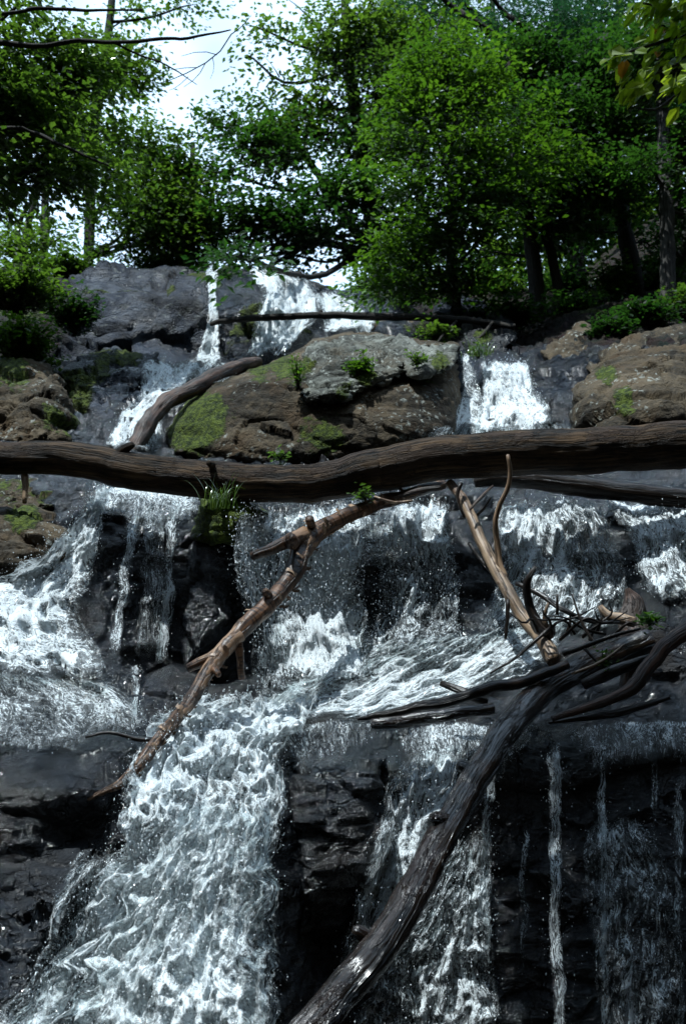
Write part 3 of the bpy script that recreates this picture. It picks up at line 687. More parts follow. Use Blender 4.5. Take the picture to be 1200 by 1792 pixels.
water([(655, 1130, 1000, 1085), (560, 1165, 980, 1130), (500, 1200, 930, 1175), (440, 1240, 850, 1215), (420, 1262, 700, 1255)], 'churn', [.85, .88, .88, .85, .92], 16, relief=.05, drops=5000, dropout=.08, fall=False, dvar=.4, edge=.06, label='foaming apron of water at the foot of the falls')
# lowest tier
water([(325, 1225, 570, 1205), (280, 1262, 545, 1262), (258, 1310, 515, 1300), (232, 1370, 494, 1370), (214, 1440, 486, 1440), (190, 1510, 482, 1510), (150, 1590, 478, 1590), (105, 1670, 480, 1670), (60, 1750, 490, 1750), (20, 1860, 500, 1860), (0, 1960, 510, 1960)], 'main',
      [1.0, 1.0, .95, .86, .80, .80, .84, .86, .82, .80, .78], 17, relief=.10, offs=.09, drops=22000, dropout=.22, dvar=.5, edge=.07, label='main lower fall pouring past the tip of the birch log')
water([(330, 1420, 470, 1420), (250, 1520, 470, 1520), (190, 1640, 460, 1640), (130, 1760, 470, 1760), (100, 1900, 480, 1900)], 'churn', [.5, .6, .65, .6, .6], 18, relief=.10, offs=.20, drops=5000, dropout=.25, dvar=.6, edge=.25, label='splashing outer veil of the main lower fall')
water([(150, 1485, 215, 1485), (95, 1580, 185, 1590), (60, 1700, 140, 1700), (-10, 1800, 100, 1800), (-30, 1900, 80, 1900)], 'churn', [.6, .5, .55, .65, .6], 19, relief=.05, drops=2500, dropout=.15, dvar=.6, label='spray sliding over the layered rock beside the main lower fall')
water([(690, 1330, 800, 1300), (672, 1390, 790, 1390), (650, 1480, 770, 1480), (620, 1580, 730, 1580), (590, 1700, 680, 1700)], 'fall', [.4, .62, .64, .62, .55], 20, relief=.06, offs=.04, drops=2500, dropout=.1, dvar=.5, label='fall to the left of the leaning wet log')
water([(790, 1480, 858, 1440), (760, 1540, 858, 1540), (700, 1620, 862, 1620), (640, 1700, 868, 1700), (620, 1800, 880, 1800), (620, 1900, 890, 1900)], 'fall', [.45, .55, .56, .66, .7, .7], 21, relief=.06, offs=.04, drops=3500, dropout=.1, dvar=.5, label='veil of water to the right of the leaning wet log')
water([(852, 1345, 872, 1345), (846, 1430, 862, 1430), (842, 1550, 858, 1550), (842, 1700, 858, 1700)], 'strand', [.85, .85, .8, .8], 22, relief=.02, drops=400, dropout=.04, label='bright thread of water beside the leaning wet log')
water([(960, 1300, 984, 1300), (960, 1400, 982, 1400), (960, 1560, 980, 1560), (964, 1700, 986, 1700), (964, 1860, 990, 1860)], 'strand', [.75, .85, .7, .7, .7], 23, relief=.02, drops=700, dropout=.05, label='single long thread of water on the black wall')
for i_, (x_, y_, d_) in enumerate([(1047, 1300, .28), (1098, 1390, .32), (1140, 1310, .28), (1180, 1350, .30), (912, 1440, .2)]):
    water([(x_, y_, x_ + 12, y_), (x_ - 3, y_ + 150, x_ + 11, y_ + 150), (x_ + 1, y_ + 320, x_ + 15, y_ + 320), (x_, 1860, x_ + 16, 1860)], 'strand', [d_, d_ + .1, d_, d_], 230 + i_, relief=.015, offs=.02, drops=220, dropout=.04, dvar=.8, label='faint trickle down the black wall at lower right')
water([(1030, 1430, 1120, 1430), (1018, 1520, 1170, 1520), (1015, 1620, 1180, 1620), (1000, 1720, 1190, 1720), (990, 1860, 1200, 1860)], 'fall', [.30, .36, .34, .36, .36], 24, relief=.05, offs=.04, drops=1800, dropout=.08, dvar=.6, edge=.25, label='faint veil of water at the lower right')
water([(690, 1270, 1260, 1262), (690, 1295, 1260, 1290), (690, 1345, 1260, 1345)], 'strand', [.45, .42, .18], 25, relief=.015, offs=.02, drops=900, fall=False, dropout=.03, dvar=.7, label='dripping film along the lower right lip')
water([(490, 1265, 700, 1262), (488, 1300, 700, 1300), (500, 1360, 700, 1350)], 'strand', [.35, .30, .1], 26, relief=.012, offs=.02, drops=700, fall=False, dropout=.03, dvar=.6, label='wet film on the black overhanging rock')

# drops thrown out by the falls: one mass
D = np.vstack(DROPS); k = len(D)
oct_ = np.array([(1, 0, 0), (-1, 0, 0), (0, 1, 0), (0, -1, 0), (0, 0, 1), (0, 0, -1)], float)
of = np.array([(0, 2, 4), (2, 1, 4), (1, 3, 4), (3, 0, 4), (2, 0, 5), (1, 2, 5), (3, 1, 5), (0, 3, 5)])
ax = rng.normal(0, .35, (k, 3)); ax[:, 2] = 1; ax /= np.linalg.norm(ax, axis=1)[:, None]
loc = oct_[None] * D[:, None, 3:4]
loc = loc + ax[:, None] * (oct_[None, :, 2:3] * (D[:, None, 4:5] - D[:, None, 3:4]))
V = (D[:, None, :3] + loc).reshape(-1, 3); F = (of[None] + 6 * np.arange(k)[:, None, None]).reshape(-1, 3)
struct(obj('spray', V, F, M['drop']), 'white drops flying off the falling water', 'stuff')

# ------------------------------------------------------------------ fallen logs and branches
def px_path(pts):
    """(px, py, Y, radius px) -> points, radii in metres"""
    a = np.asarray(pts, float)
    return P(a[:, 0], a[:, 1], a[:, 2]), a[:, 3] * mpp(a[:, 1], a[:, 2])

def log(name, label, cat, pts, mat, sides=20, rough=.12, groove=0., seed=1, branches=(), group=None, step=.03, stubs=(), curls=0):
    p, r = px_path(pts)
    root = thing(name, label, cat, p[len(p) // 2] - np.array([0, 0, r[len(p) // 2]]), group)
    V, F, W = tube(p, r, sides, rough=rough, groove=groove, seed=seed, step=step)
    obj('trunk', V, F, M[mat], root, {'wood': W})
    for i, b in enumerate(branches):
        bm = mat
        if isinstance(b[0], str): bm, b = b[0], b[1]
        q, s = px_path(b)
        V, F, W = tube(q, s, 10, rough=.15, seed=seed + 3 + i, step=.03)
        obj('branch', V, F, M[bm], root, {'wood': W})
    for i, b in enumerate(stubs):
        q, s = px_path(b)
        V, F, W = tube(q, s, 12, rough=.2, seed=seed + 30 + i, step=.012)
        obj('knot', V, F, M[mat], root, {'wood': W})
    if curls:                                       # strips of bark peeling away
        r_ = np.random.default_rng(seed); c = spline(np.hstack([p, r[:, None]]), 200)
        parts = []
        for _ in range(curls):
            k = r_.integers(8, 185); o_, rr = c[k, :3], c[k, 3]; T = c[k + 3, :3] - c[k - 3, :3]; T /= np.linalg.norm(T)
            a = r_.uniform(0, 6.28); A = np.cross(T, (0, .3, 1)); A /= np.linalg.norm(A); B = np.cross(T, A)
            wd = r_.uniform(.006, .018); nn = 7; th = a + np.linspace(0, r_.uniform(.5, 1.1), nn)
            lift = 1.02 + np.linspace(0, 1, nn) ** 1.5 * r_.uniform(.2, .7)
            ring = o_ + (A * np.cos(th)[:, None] + B * np.sin(th)[:, None]) * (rr * lift)[:, None]
            sk = T * wd; jag = r_.uniform(.4, 1.2, (nn, 1))
            lo, hi = ring - sk * jag, ring + sk * jag[::-1]
            N_ = (A * np.cos(th)[:, None] + B * np.sin(th)[:, None]) * .0015
            Vc = np.vstack([lo, hi, hi + N_, lo + N_]); Fc = grid_faces(4, nn); Fc = np.vstack([Fc, np.stack([3 * nn + np.arange(nn - 1), 3 * nn + np.arange(1, nn), np.arange(1, nn), np.arange(nn - 1)], -1)])
            obj('bark_curl', Vc, Fc, M['curl'], root, {'wood': Vc * 1.0}, smooth=False)
    return root

log('fallen_log', 'huge weathered brown log lying right across the whole stream', 'log',
    [(-900, 815, 6.9, 31.3), (-600, 800, 6.6, 31.3), (-260, 800, 6.2, 30.4), (-100, 798, 6.1, 29.4), (0, 800, 6.05, 28.5), (90, 800, 6.0, 28.5), (170, 812, 5.98, 30.4), (250, 828, 5.95, 33.1), (340, 838, 5.92, 33.1), (430, 845, 5.9, 33.1), (500, 848, 5.88, 33.1), (580, 840, 5.86, 34.0),
     (660, 822, 5.83, 36.8), (750, 806, 5.8, 38.6), (850, 797, 5.76, 39.6), (950, 794, 5.74, 39.6), (1060, 788, 5.7, 40.5), (1200, 776, 5.65, 42.3), (1420, 760, 5.55, 44.2)],
    'log', 80, .13, .006, 3, step=.02, stubs=[[(200, 800, 5.95, 11), (222, 782, 5.9, 8), (232, 776, 5.88, 5)], [(372, 815, 5.8, 7), (366, 812, 5.72, 5)]])
log('fallen_log', 'black wet log slanting beneath the right end of the huge log', 'log',
    [(830, 840, 6.2, 12), (900, 838, 6.15, 15), (1000, 848, 6.1, 18), (1100, 862, 6.0, 18), (1200, 872, 5.95, 18), (1340, 890, 5.9, 20)], 'stick', 24, .15, .003, 5)
log('birch_log', 'leaning birch log with peeling bark and forked stubs in front of the middle fall', 'log',
    [(775, 848, 6.0, 9.3), (720, 864, 5.9, 10.9), (680, 876, 5.82, 12.3), (620, 898, 5.7, 13.2), (570, 920, 5.6, 15.5), (535, 950, 5.5, 18.6), (515, 1000, 5.35, 17.8), (480, 1050, 5.2, 16.2), (430, 1095, 5.05, 14.7), (395, 1135, 4.95, 13.9), (365, 1175, 4.85, 12.3), (325, 1235, 4.7, 11.6), (285, 1285, 4.55, 11.6), (245, 1335, 4.42, 10.9), (205, 1373, 4.35, 7.7), (155, 1399, 4.3, 3.1)],
    'birch', 28, .24, .003, 8, curls=90, step=.02,
    branches=[[(535, 935, 5.5, 16), (508, 946, 5.35, 13), (470, 964, 5.25, 10), (440, 974, 5.2, 8)], [(418, 1110, 5.0, 13), (372, 1148, 4.92, 10), (330, 1170, 4.9, 8)], [(412, 1115, 5.0, 9), (420, 1150, 5.0, 7), (424, 1188, 5.02, 6)],
              ('stick', [(272, 1297, 4.52, 6), (235, 1293, 4.5, 4), (190, 1282, 4.5, 3), (150, 1290, 4.5, 2)])],
    stubs=[[(548, 925, 5.52, 8), (542, 908, 5.45, 8)], [(512, 950, 5.3, 13), (508, 944, 5.2, 11)], [(470, 1045, 5.15, 8), (462, 1036, 5.1, 6)], [(375, 1170, 4.82, 7), (383, 1180, 4.78, 5)]])
log('dead_branch', 'bare pale dead branch standing among twigs right of the falls', 'branch',
    [(785, 845, 5.75, 7.6), (818, 890, 5.6, 9.3), (845, 950, 5.45, 10.2), (878, 1015, 5.3, 11.0), (915, 1078, 5.15, 11.9), (945, 1120, 5.05, 13.6), (972, 1155, 4.95, 14.4)],
    'dead', 18, .14, .001, 12, step=.02,
    branches=[('curl', [(886, 795, 5.2, 3), (891, 838, 5.22, 4), (872, 890, 5.27, 4.5), (866, 930, 5.3, 5), (872, 975, 5.32, 6), (884, 1012, 5.3, 7)]),
              ('stick', [(820, 950, 5.5, 3), (850, 990, 5.42, 5), (890, 1030, 5.3, 7), (925, 1085, 5.15, 8), (965, 1105, 5.05, 10)]),
              ('stick', [(938, 990, 5.0, 3), (922, 1020, 5.02, 7), (926, 1060, 5.05, 8), (945, 1095, 5.03, 10), (965, 1112, 5.0, 10)]),
              ('stick', [(888, 1050, 5.15, 4), (887, 1085, 5.13, 3.5), (884, 1118, 5.12, 2.5)]),
              ('stick', [(902, 1020, 5.2, 4), (945, 1042, 5.1, 5), (985, 1068, 5.0, 5), (1035, 1087, 4.95, 3.5), (1085, 1090, 4.9, 2)]),
              ('stick', [(962, 1098, 5.0, 4), (920, 1135, 4.95, 3), (890, 1160, 4.9, 2.4), (857, 1178, 4.88, 1.5)]),
              ('dead', [(958, 1055, 4.98, 2.5), (950, 1080, 5.0, 4), (957, 1100, 5.0, 5)]),
              ('stick', [(828, 905, 5.6, 3), (845, 890, 5.55, 2.5), (858, 870, 5.5, 1.5)]),
              ('stick', [(975, 1075, 4.95, 3), (975, 1040, 4.95, 2)])]
    + [('stick', (lambda g, a, L: [(940 + 13 * i, 1105 + 5 * (i % 4), 4.95, 3.0)] + [(940 + 13 * i + math.cos(a) * L * f + g.normal(0, 6), 1100 - math.sin(a) * L * f * .8 + g.normal(0, 6), 4.9 + .05 * g.normal(), w_) for f, w_ in ((.35, 2.4), (.65, 1.8), (1, .8))])(np.random.default_rng(500 + i), [2.4, .5, 1.9, .15, 1.2, 2.8, .35, .9, 1.6, 2.9, .2][i], [60, 95, 45, 120, 50, 80, 90, 60, 40, 110, 70][i])) for i in range(11)])
log('leaning_log', 'thick wet log leaning from the driftwood down to the bottom edge', 'log',
    [(1130, 1120, 5.0, 23.0), (1060, 1150, 4.95, 24.3), (990, 1178, 4.85, 24.3), (940, 1215, 4.7, 24.3), (895, 1265, 4.5, 24.9), (855, 1325, 4.3, 24.3), (818, 1385, 4.15, 24.3), (785, 1445, 4.02, 26.2), (745, 1520, 3.88, 28.7), (700, 1605, 3.72, 29.4), (645, 1685, 3.58, 31.9), (575, 1765, 3.45, 31.9), (480, 1860, 3.3, 33.2), (380, 1950, 3.2, 34.4)],
    'wetlog', 48, .13, .002, 15, step=.018,
    stubs=[[(835, 1352, 4.28, 13), (812, 1342, 4.25, 12), (800, 1338, 4.24, 10)], [(795, 1445, 4.02, 15), (768, 1432, 3.97, 12), (756, 1430, 3.96, 8)], [(660, 1650, 3.64, 15), (628, 1632, 3.62, 12), (616, 1626, 3.62, 7)]])
log('stick', 'long dark stick pointing left over the lip from the leaning log', 'stick', [(625, 1257, 4.55, 3), (680, 1250, 4.55, 7), (760, 1232, 4.55, 9), (850, 1208, 4.6, 10), (930, 1188, 4.65, 10), (990, 1162, 4.72, 8)], 'stick', 14, .2, .001, 20, group='driftwood sticks')
log('stick', 'thick blunt stick lying lowest on the lip beside the leaning log', 'stick', [(648, 1266, 4.5, 9), (700, 1262, 4.5, 11), (780, 1250, 4.5, 11), (865, 1241, 4.52, 10)], 'wetlog', 16, .12, .001, 21, group='driftwood sticks')
log('stick', 'short broken stick sticking up above the long dark stick', 'stick', [(770, 1194, 4.75, 5), (795, 1203, 4.7, 7), (822, 1217, 4.66, 8), (850, 1228, 4.6, 6)], 'stick', 12, .2, .001, 22, group='driftwood sticks')
log('stick', 'curved stick with a wide upper end rising along the right edge', 'stick', [(968, 1256, 4.4, 5), (1020, 1240, 4.42, 8), (1080, 1218, 4.45, 10), (1112, 1198, 4.47, 13), (1145, 1150, 4.5, 13), (1175, 1120, 4.52, 14), (1230, 1085, 4.55, 15)], 'redbark', 18, .12, .001, 23, group='driftwood sticks', branches=[[(1105, 1203, 4.46, 8), (1125, 1185, 4.5, 6), (1150, 1178, 4.55, 4)]])
log('stick', 'straight dark stick lying lowest on the right lip', 'stick', [(960, 1264, 4.45, 3), (1020, 1257, 4.45, 5), (1090, 1245, 4.45, 7), (1170, 1221, 4.5, 4)], 'stick', 12, .15, .001, 24, group='driftwood sticks')
log('stick', 'dark stick with pale broken tip in the middle of the driftwood', 'stick', [(1020, 1198, 4.6, 9), (1060, 1180, 4.6, 11), (1105, 1162, 4.6, 9), (1146, 1144, 4.62, 3)], 'stick', 14, .15, .001, 25, group='driftwood sticks')
log('stick', 'thin crooked twig crossing in front of the driftwood', 'stick', [(985, 1145, 4.75, 5), (1040, 1125, 4.72, 4), (1080, 1110, 4.7, 3.5), (1120, 1100, 4.7, 2)], 'stick', 10, .2, .001, 26, group='driftwood sticks', branches=[[(1020, 1133, 4.73, 3), (1050, 1165, 4.7, 2), (1070, 1185, 4.68, 1.5)]])
log('stick', 'short pale forked stick behind the driftwood', 'stick', [(1048, 1062, 5.1, 5), (1062, 1078, 5.08, 9), (1085, 1083, 5.05, 10), (1110, 1090, 5.0, 9)], 'dead', 14, .2, .001, 27, group='driftwood sticks')
log('tree_stump', 'upright brown broken stump behind the driftwood', 'stump', [(1108, 1260, 4.95, 28), (1110, 1180, 5.05, 25), (1108, 1100, 5.15, 23), (1106, 1060, 5.2, 19), (1096, 1030, 5.2, 4)], 'redbark', 26, .3, .006, 28)
log('thin_log', 'thin dark log bridging the upper falls', 'log', [(368, 567, 12.6, 3.5), (400, 561, 12.6, 5), (450, 556, 12.5, 6), (530, 553, 12.4, 6), (600, 552, 12.2, 6.5), (680, 554, 12.0, 7), (760, 557, 11.8, 6), (830, 562, 11.6, 6), (900, 572, 11.4, 5)], 'bark', 14, .16, .004, 30, step=.05,
    stubs=[[(560, 552, 12.3, 5), (562, 543, 12.3, 3)]], branches=[[(800, 560, 11.7, 3), (780, 580, 11.4, 2.5), (765, 600, 11.2, 2)], [(860, 566, 11.5, 3), (840, 590, 11.2, 2.5), (812, 605, 11, 2)]])
log('red_brown_log', 'short red brown log leaning down beside the small left fall', 'log', [(452, 633, 9.7, 9), (425, 640, 9.5, 12), (380, 655, 9.2, 13), (335, 684, 8.9, 14), (295, 702, 8.7, 14), (268, 730, 8.5, 15), (245, 770, 8.3, 14), (228, 800, 8.2, 13)], 'redbark', 28, .32, .012, 31, step=.03)
for i, (lab, pts, m_) in enumerate([
    ('short reddish stick in the tangle under the huge log near the birch end', [(690, 872, 5.75, 3), (730, 858, 5.7, 5), (768, 852, 5.68, 4)], 'redbark'),
    ('thin pale twig leaning over the upper end of the birch log', [(655, 868, 5.6, 2), (690, 880, 5.6, 3), (722, 876, 5.62, 2)], 'dead'),
    ('dark curved twig hanging under the huge log beside the dead branch', [(806, 846, 5.6, 4), (800, 870, 5.58, 3), (812, 905, 5.55, 2)], 'stick'),
    ('thin reddish twig sloping from the huge log toward the dead branch', [(862, 850, 5.6, 2), (840, 872, 5.5, 3), (822, 892, 5.45, 2)], 'redbark'),
    ('spindly dark twig rising behind the driftwood', [(1040, 1130, 4.8, 3), (1015, 1085, 4.85, 2.5), (1000, 1040, 4.9, 1.5)], 'stick'),
    ('thin pale stick crossing above the brown stump base', [(1000, 1180, 4.5, 2), (1050, 1160, 4.5, 3), (1092, 1128, 4.5, 2)], 'dead')]):
    log('stick', lab, 'stick', pts, m_, 10, .2, .001, 60 + i, group='driftwood sticks')
log('stick', 'pale stub of wood hanging below the left end of the huge log', 'stick', [(42, 832, 6.0, 6), (45, 855, 5.98, 5), (44, 880, 5.96, 4)], 'dead', 10, .25, .001, 32)

# ------------------------------------------------------------------ leaves
def leaf_shape(w):                                  # a pointed leaf folded along its midrib, unit length
    V = np.array([(0, 0, 0), (w * .8, .35, .06), (w * .55, .75, .04), (0, 1, -.05), (-w * .55, .75, .04), (-w * .8, .35, .06)])
    F = np.array([(0, 1, 2, 3), (0, 3, 4, 5)])
    return V, F
def simple_leaf(w):
    return np.array([(0, 0, 0), (w, .45, .07), (0, 1, -.04), (-w, .45, .07)]), np.array([(0, 1, 2), (0, 2, 3)])

def place_leaves(pos, dirs, nrm, size, shape):
    """pos, dirs (along the leaf), nrm (face up), size -> V, F"""
    LV, LF = shape; dirs = dirs / (np.linalg.norm(dirs, axis=1)[:, None] + 1e-9)
    x = np.cross(dirs, nrm); x /= np.linalg.norm(x, axis=1)[:, None] + 1e-9; z = np.cross(x, dirs)
    V = pos[:, None] + size[:, None, None] * (LV[None, :, 0:1] * x[:, None] + LV[None, :, 1:2] * dirs[:, None] + LV[None, :, 2:3] * z[:, None])
    F = LF[None] + len(LV) * np.arange(len(pos))[:, None, None]
    return V.reshape(-1, 3), F.reshape(-1, LF.shape[1])

def sprays(centres, rad, n_leaf, size, shape, rg, droop=.25, flat=.16, twigs=None, out=None):
    """flat sprays of leaves: each centre carries a little fan of twigs with leaves along them"""
    k = len(centres)
    az = rg.uniform(0, 6.283, k) if out is None else np.arctan2(out[:, 1], out[:, 0]) + rg.normal(0, .7, k)
    axis = np.stack([np.cos(az), np.sin(az), rg.normal(-.05, .22, k)], -1)
    side = np.stack([-np.sin(az), np.cos(az), rg.normal(0, .18, k)], -1)
    a = rg.uniform(-1, 1, (k, n_leaf)); b = rg.uniform(-.6, 1, (k, n_leaf))
    lane = np.round(a * 3) / 3 + rg.normal(0, .05, (k, n_leaf))
    R = rad if np.ndim(rad) else np.full(k, rad)
    R = R[:, None, None]
    pos = centres[:, None] + R * (axis[:, None] * b[..., None] + side[:, None] * (lane * (1.0 - .45 * np.abs(b)))[..., None])
    pos[..., 2] -= droop * R[..., 0] * (b ** 2 + lane ** 2) * .5
    pos += rg.normal(0, 1, pos.shape) * R * np.array([.06, .06, flat])
    d = axis[:, None] * (.7 + 0 * b[..., None]) + side[:, None] * (np.sign(a)[..., None] * .8) + rg.normal(0, .35, pos.shape)
    d[..., 2] -= .25
    nm = np.zeros_like(pos); nm[..., 2] = 1; nm += rg.normal(0, .38, pos.shape)
    sz = size * 1.15 * rg.uniform(.55, 1.35, (k, n_leaf))
    V, F = place_leaves(pos.reshape(-1, 3), d.reshape(-1, 3), nm.reshape(-1, 3), sz.ravel(), shape)
    if twigs is not None:
        for i in range(0, k, twigs):
            c = centres[i]; r = float(R[i, 0, 0])
            yield_pts = [c - axis[i] * r * .7, c, c + axis[i] * r * .9 - np.array([0, 0, droop * r * .4])]
            TW.append(tube(yield_pts, [.006, .004, .002], 3, n=4, cap=False))
    return V, F
TW = []

def tree(name, label, trunk, clusters, leaf, bark='bark', size=.085, n_leaf=32, spray=.45, dens=1.0, seed=1, group=None, cat='tree', shape=None, roots=None, extra=(), droop=.25, wleaf=.3, sides=14):
    """trunk: (px,py,Y,r px) from the base up; clusters: (px,py,Y,rx px,ry px,[density])"""
    rg = np.random.default_rng(seed)
    p, r = px_path(trunk)
    root = thing(name, label, cat, p[0], group)
    V, F, W = tube(p, r, sides, rough=.12, groove=.004, seed=seed, step=.12)
    obj('trunk', V, F, M[bark], root, {'wood': W})
    tp = spline(np.hstack([p, r[:, None]]), 60)
    parts = []; LVs = []; LFs = []; o = 0; TW.clear()
    for e in extra:
        q, s = px_path(e)
        if e[0][3] > 10.5 and e[0][1] > 500:
            V, F, W = tube(q, s, sides, rough=.12, groove=.004, seed=seed + 1, step=.12); obj('trunk', V, F, M[bark], root, {'wood': W}); continue
        parts.append(tube(q, s, 7, rough=.1, seed=seed, step=.15))
    for ci, c in enumerate(clusters):
        cx, cy, Y, rx, ry = c[:5]; dd = c[5] if len(c) > 5 else 1.0
        m = mpp(cy, Y); C = P(cx, cy, Y); RX, RY = rx * m, ry * m; RD = max(RX, RY) * .8
        k = max(3, int(dens * dd * rx * ry / 38.0))
        u = rg.normal(0, 1, (k, 3)); u /= np.linalg.norm(u, axis=1)[:, None]; u *= rg.random(k)[:, None] ** .45
        ctr = C + u * np.array([RX, RD, RY])
        lay = .42 * spray / .45
        ctr[:, 2] = ctr[:, 2] * .45 + .55 * lay * np.round(ctr[:, 2] / lay + .5 * np.sin(ctr[:, 0] * 1.7 + seed))
        keep = fbm(ctr * (.55 / spray) + seed, 2, seed) + .25 * rg.random(k) > -.02
        if keep.sum() > 2: ctr = ctr[keep]; k = len(ctr)
        # a limb from the trunk to the cluster, boughs to some sprays
        j = int(np.clip(np.argmin(np.linalg.norm(tp[:, :3] - (C - np.array([0, 0, .6 * RX])), axis=1)), 4, 58))
        s0 = tp[j]; d = C - s0[:3]; L = np.linalg.norm(d)
        mid = s0[:3] + d * .5 + np.array([0, 0, -.08 * L]) + rg.normal(0, .05 * L, 3)
        rr = min(s0[3] * .6, .018 + .014 * L)
        parts.append(tube([s0[:3], mid, C, C + d / (L + 1e-6) * RX * .5], [rr, rr * .7, rr * .45, .006], 6, n=12, rough=.1, cap=False))
        for q in ctr[:: 5]:
            a0 = mid + (C - mid) * rg.uniform(.2, 1.0); mm_ = (a0 + q) / 2 + rg.normal(0, .1, 3)
            parts.append(tube([a0, mm_, q], [rr * .35 + .004, .007, .003], 4, n=5, cap=False))
        V, F = sprays(ctr, spray * rg.uniform(.6, 1.2, k), n_leaf, size, shape or simple_leaf(wleaf), rg, droop=droop, out=ctr - tp[j, :3])
        LVs.append(V); LFs.append(F + o); o += len(V)
    V, F, W = join(parts)
    obj('limbs', V, F, M[bark], root, {'wood': W})
    obj('crown', np.vstack(LVs), np.vstack(LFs), M[leaf], root, smooth=False)
    return root

G = 'trees around the falls'
tree('leafy_tree', 'dark leafy tree reaching in from the left edge with long bare branches', [(-260, 760, 9.5, 34), (-230, 400, 9.6, 30), (-190, 150, 9.8, 24), (-160, -60, 10, 16)],
     [(40, 90, 10, 110, 55), (110, 140, 10, 100, 50), (40, 200, 9.7, 130, 55), (150, 230, 10.3, 90, 45), (80, 290, 9.6, 130, 45), (20, 20, 9.5, 70, 30, .3), (-60, 340, 9.4, 70, 40), (-60, 150, 9.5, 120, 90)],
     'leaf_mid', size=.075, spray=.42, dens=.75, seed=2, group=G, extra=[
     [(-210, 90, 9.8, 12), (-60, 70, 9.2, 7), (60, 80, 9, 4.5), (140, 71, 9, 4), (200, 75, 8.9, 3.5), (280, 68, 8.8, 3), (330, 67, 8.8, 2.6), (405, 52, 8.8, 1.2)], [(-210, 30, 9.8, 12), (0, 24, 9.1, 4), (60, 15, 9, 3.5), (120, 17, 9, 3), (250, 18, 9, 1.5)],
     [(-200, 260, 9.8, 10), (0, 225, 9.0, 4), (60, 232, 9, 3.5), (110, 255, 8.9, 3), (190, 290, 8.9, 1.5)],
     [(200, 74, 8.9, 2.2), (240, 95, 8.9, 1.8), (290, 112, 8.9, 1.5), (345, 148, 8.9, .6)], [(405, 60, 8.8, 1.2), (380, 96, 8.8, 1.1), (345, 118, 8.8, 1), (300, 140, 8.8, .7), (272, 146, 8.8, .4)],
     [(380, 96, 8.8, .8), (352, 90, 8.8, .7), (318, 98, 8.8, .4)], [(360, 110, 8.8, .8), (345, 135, 8.8, .6), (322, 152, 8.8, .4)], [(345, 118, 8.8, .7), (312, 120, 8.8, .6), (284, 126, 8.8, .4)], [(405, 60, 8.8, 1), (425, 45, 8.8, .8), (440, 26, 8.8, .4)],
     [(330, 134, 8.8, .6), (310, 152, 8.8, .5), (296, 158, 8.8, .3)], [(372, 100, 8.8, .7), (375, 120, 8.8, .5), (368, 138, 8.8, .3)]])
tree('leafy_tree', 'slim grey trunked tree standing on the left end of the cliff', [(155, 478, 17.5, 9), (158, 380, 17.6, 9), (165, 240, 17.8, 8), (190, 60, 18, 7), (205, -120, 18, 4)],
     [(235, 262, 17, 85, 40), (200, 310, 17, 70, 40), (250, 350, 16.8, 95, 50), (300, 300, 17, 60, 30, .8), (120, 200, 18, 70, 50), (250, 410, 16.5, 110, 45), (330, 380, 16.8, 70, 45), (200, 150, 18, 60, 50, .7), (320, 12, 18, 50, 16, .45), (200, 120, 18, 60, 50, .6), (225, 30, 18, 30, 30, .4)],
     'leaf_mid', 'greybark', size=.10, spray=.62, seed=3, group=G)
tree('leafy_tree', 'thin young tree silhouetted against bright sky at the far left', [(40, 470, 20, 6), (48, 400, 20, 6), (70, 320, 20, 5), (85, 220, 20, 3)],
     [(40, 310, 20, 70, 26, .4), (100, 320, 20, 50, 20, .3), (10, 380, 20, 40, 18, .15), (80, 390, 20, 40, 12, .15), (100, 420, 19, 90, 26, .7), (20, 440, 18.5, 90, 30, .9)], 'leaf_mid', 'greybark', size=.11, spray=.6, seed=4, group=G,
     extra=[[(60, 345, 20, 3), (35, 390, 20, 4), (30, 440, 20, 4)], [(90, 380, 20, 3), (80, 430, 20, 4)]])
tree('leafy_tree', 'spreading broad tree hanging dark boughs low over the upper falls', [(700, 560, 18.5, 14), (680, 490, 18.3, 12), (640, 430, 18.0, 10), (590, 360, 18.0, 8), (540, 280, 18.0, 5), (500, 230, 18.0, 3)],
     [(470, 250, 17.5, 80, 40), (400, 305, 17.0, 85, 40), (480, 320, 17.0, 90, 42), (380, 360, 16.8, 80, 35), (460, 395, 16.6, 95, 38), (560, 330, 17.0, 90, 45), (570, 400, 16.8, 85, 40), (640, 350, 17.0, 60, 60, .7), (425, 450, 12.6, 45, 18, .6), (340, 300, 17.2, 60, 35, .6), (400, 215, 17.8, 45, 25, .35), (520, 448, 16.6, 40, 12, .3), (650, 440, 17.0, 40, 30, .7), (640, 250, 17.4, 60, 40, .8), (690, 400, 17.0, 50, 50, .8), (330, 400, 17.0, 60, 40, .9), (360, 450, 16.8, 50, 18, .6)],
     'leaf_dark', size=.11, spray=.62, seed=5, group=G, extra=[[(640, 440, 18.0, 8), (560, 425, 17.0, 6), (500, 450, 16.8, 4), (440, 490, 16.6, 2.5), (400, 520, 16.5, 1.5)], [(560, 425, 17.0, 5), (520, 400, 17.0, 4), (440, 380, 16.8, 3), (380, 350, 16.8, 2)], [(440, 400, 16.5, 2), (436, 450, 16.5, 2), (440, 480, 16.5, 1.5)]])
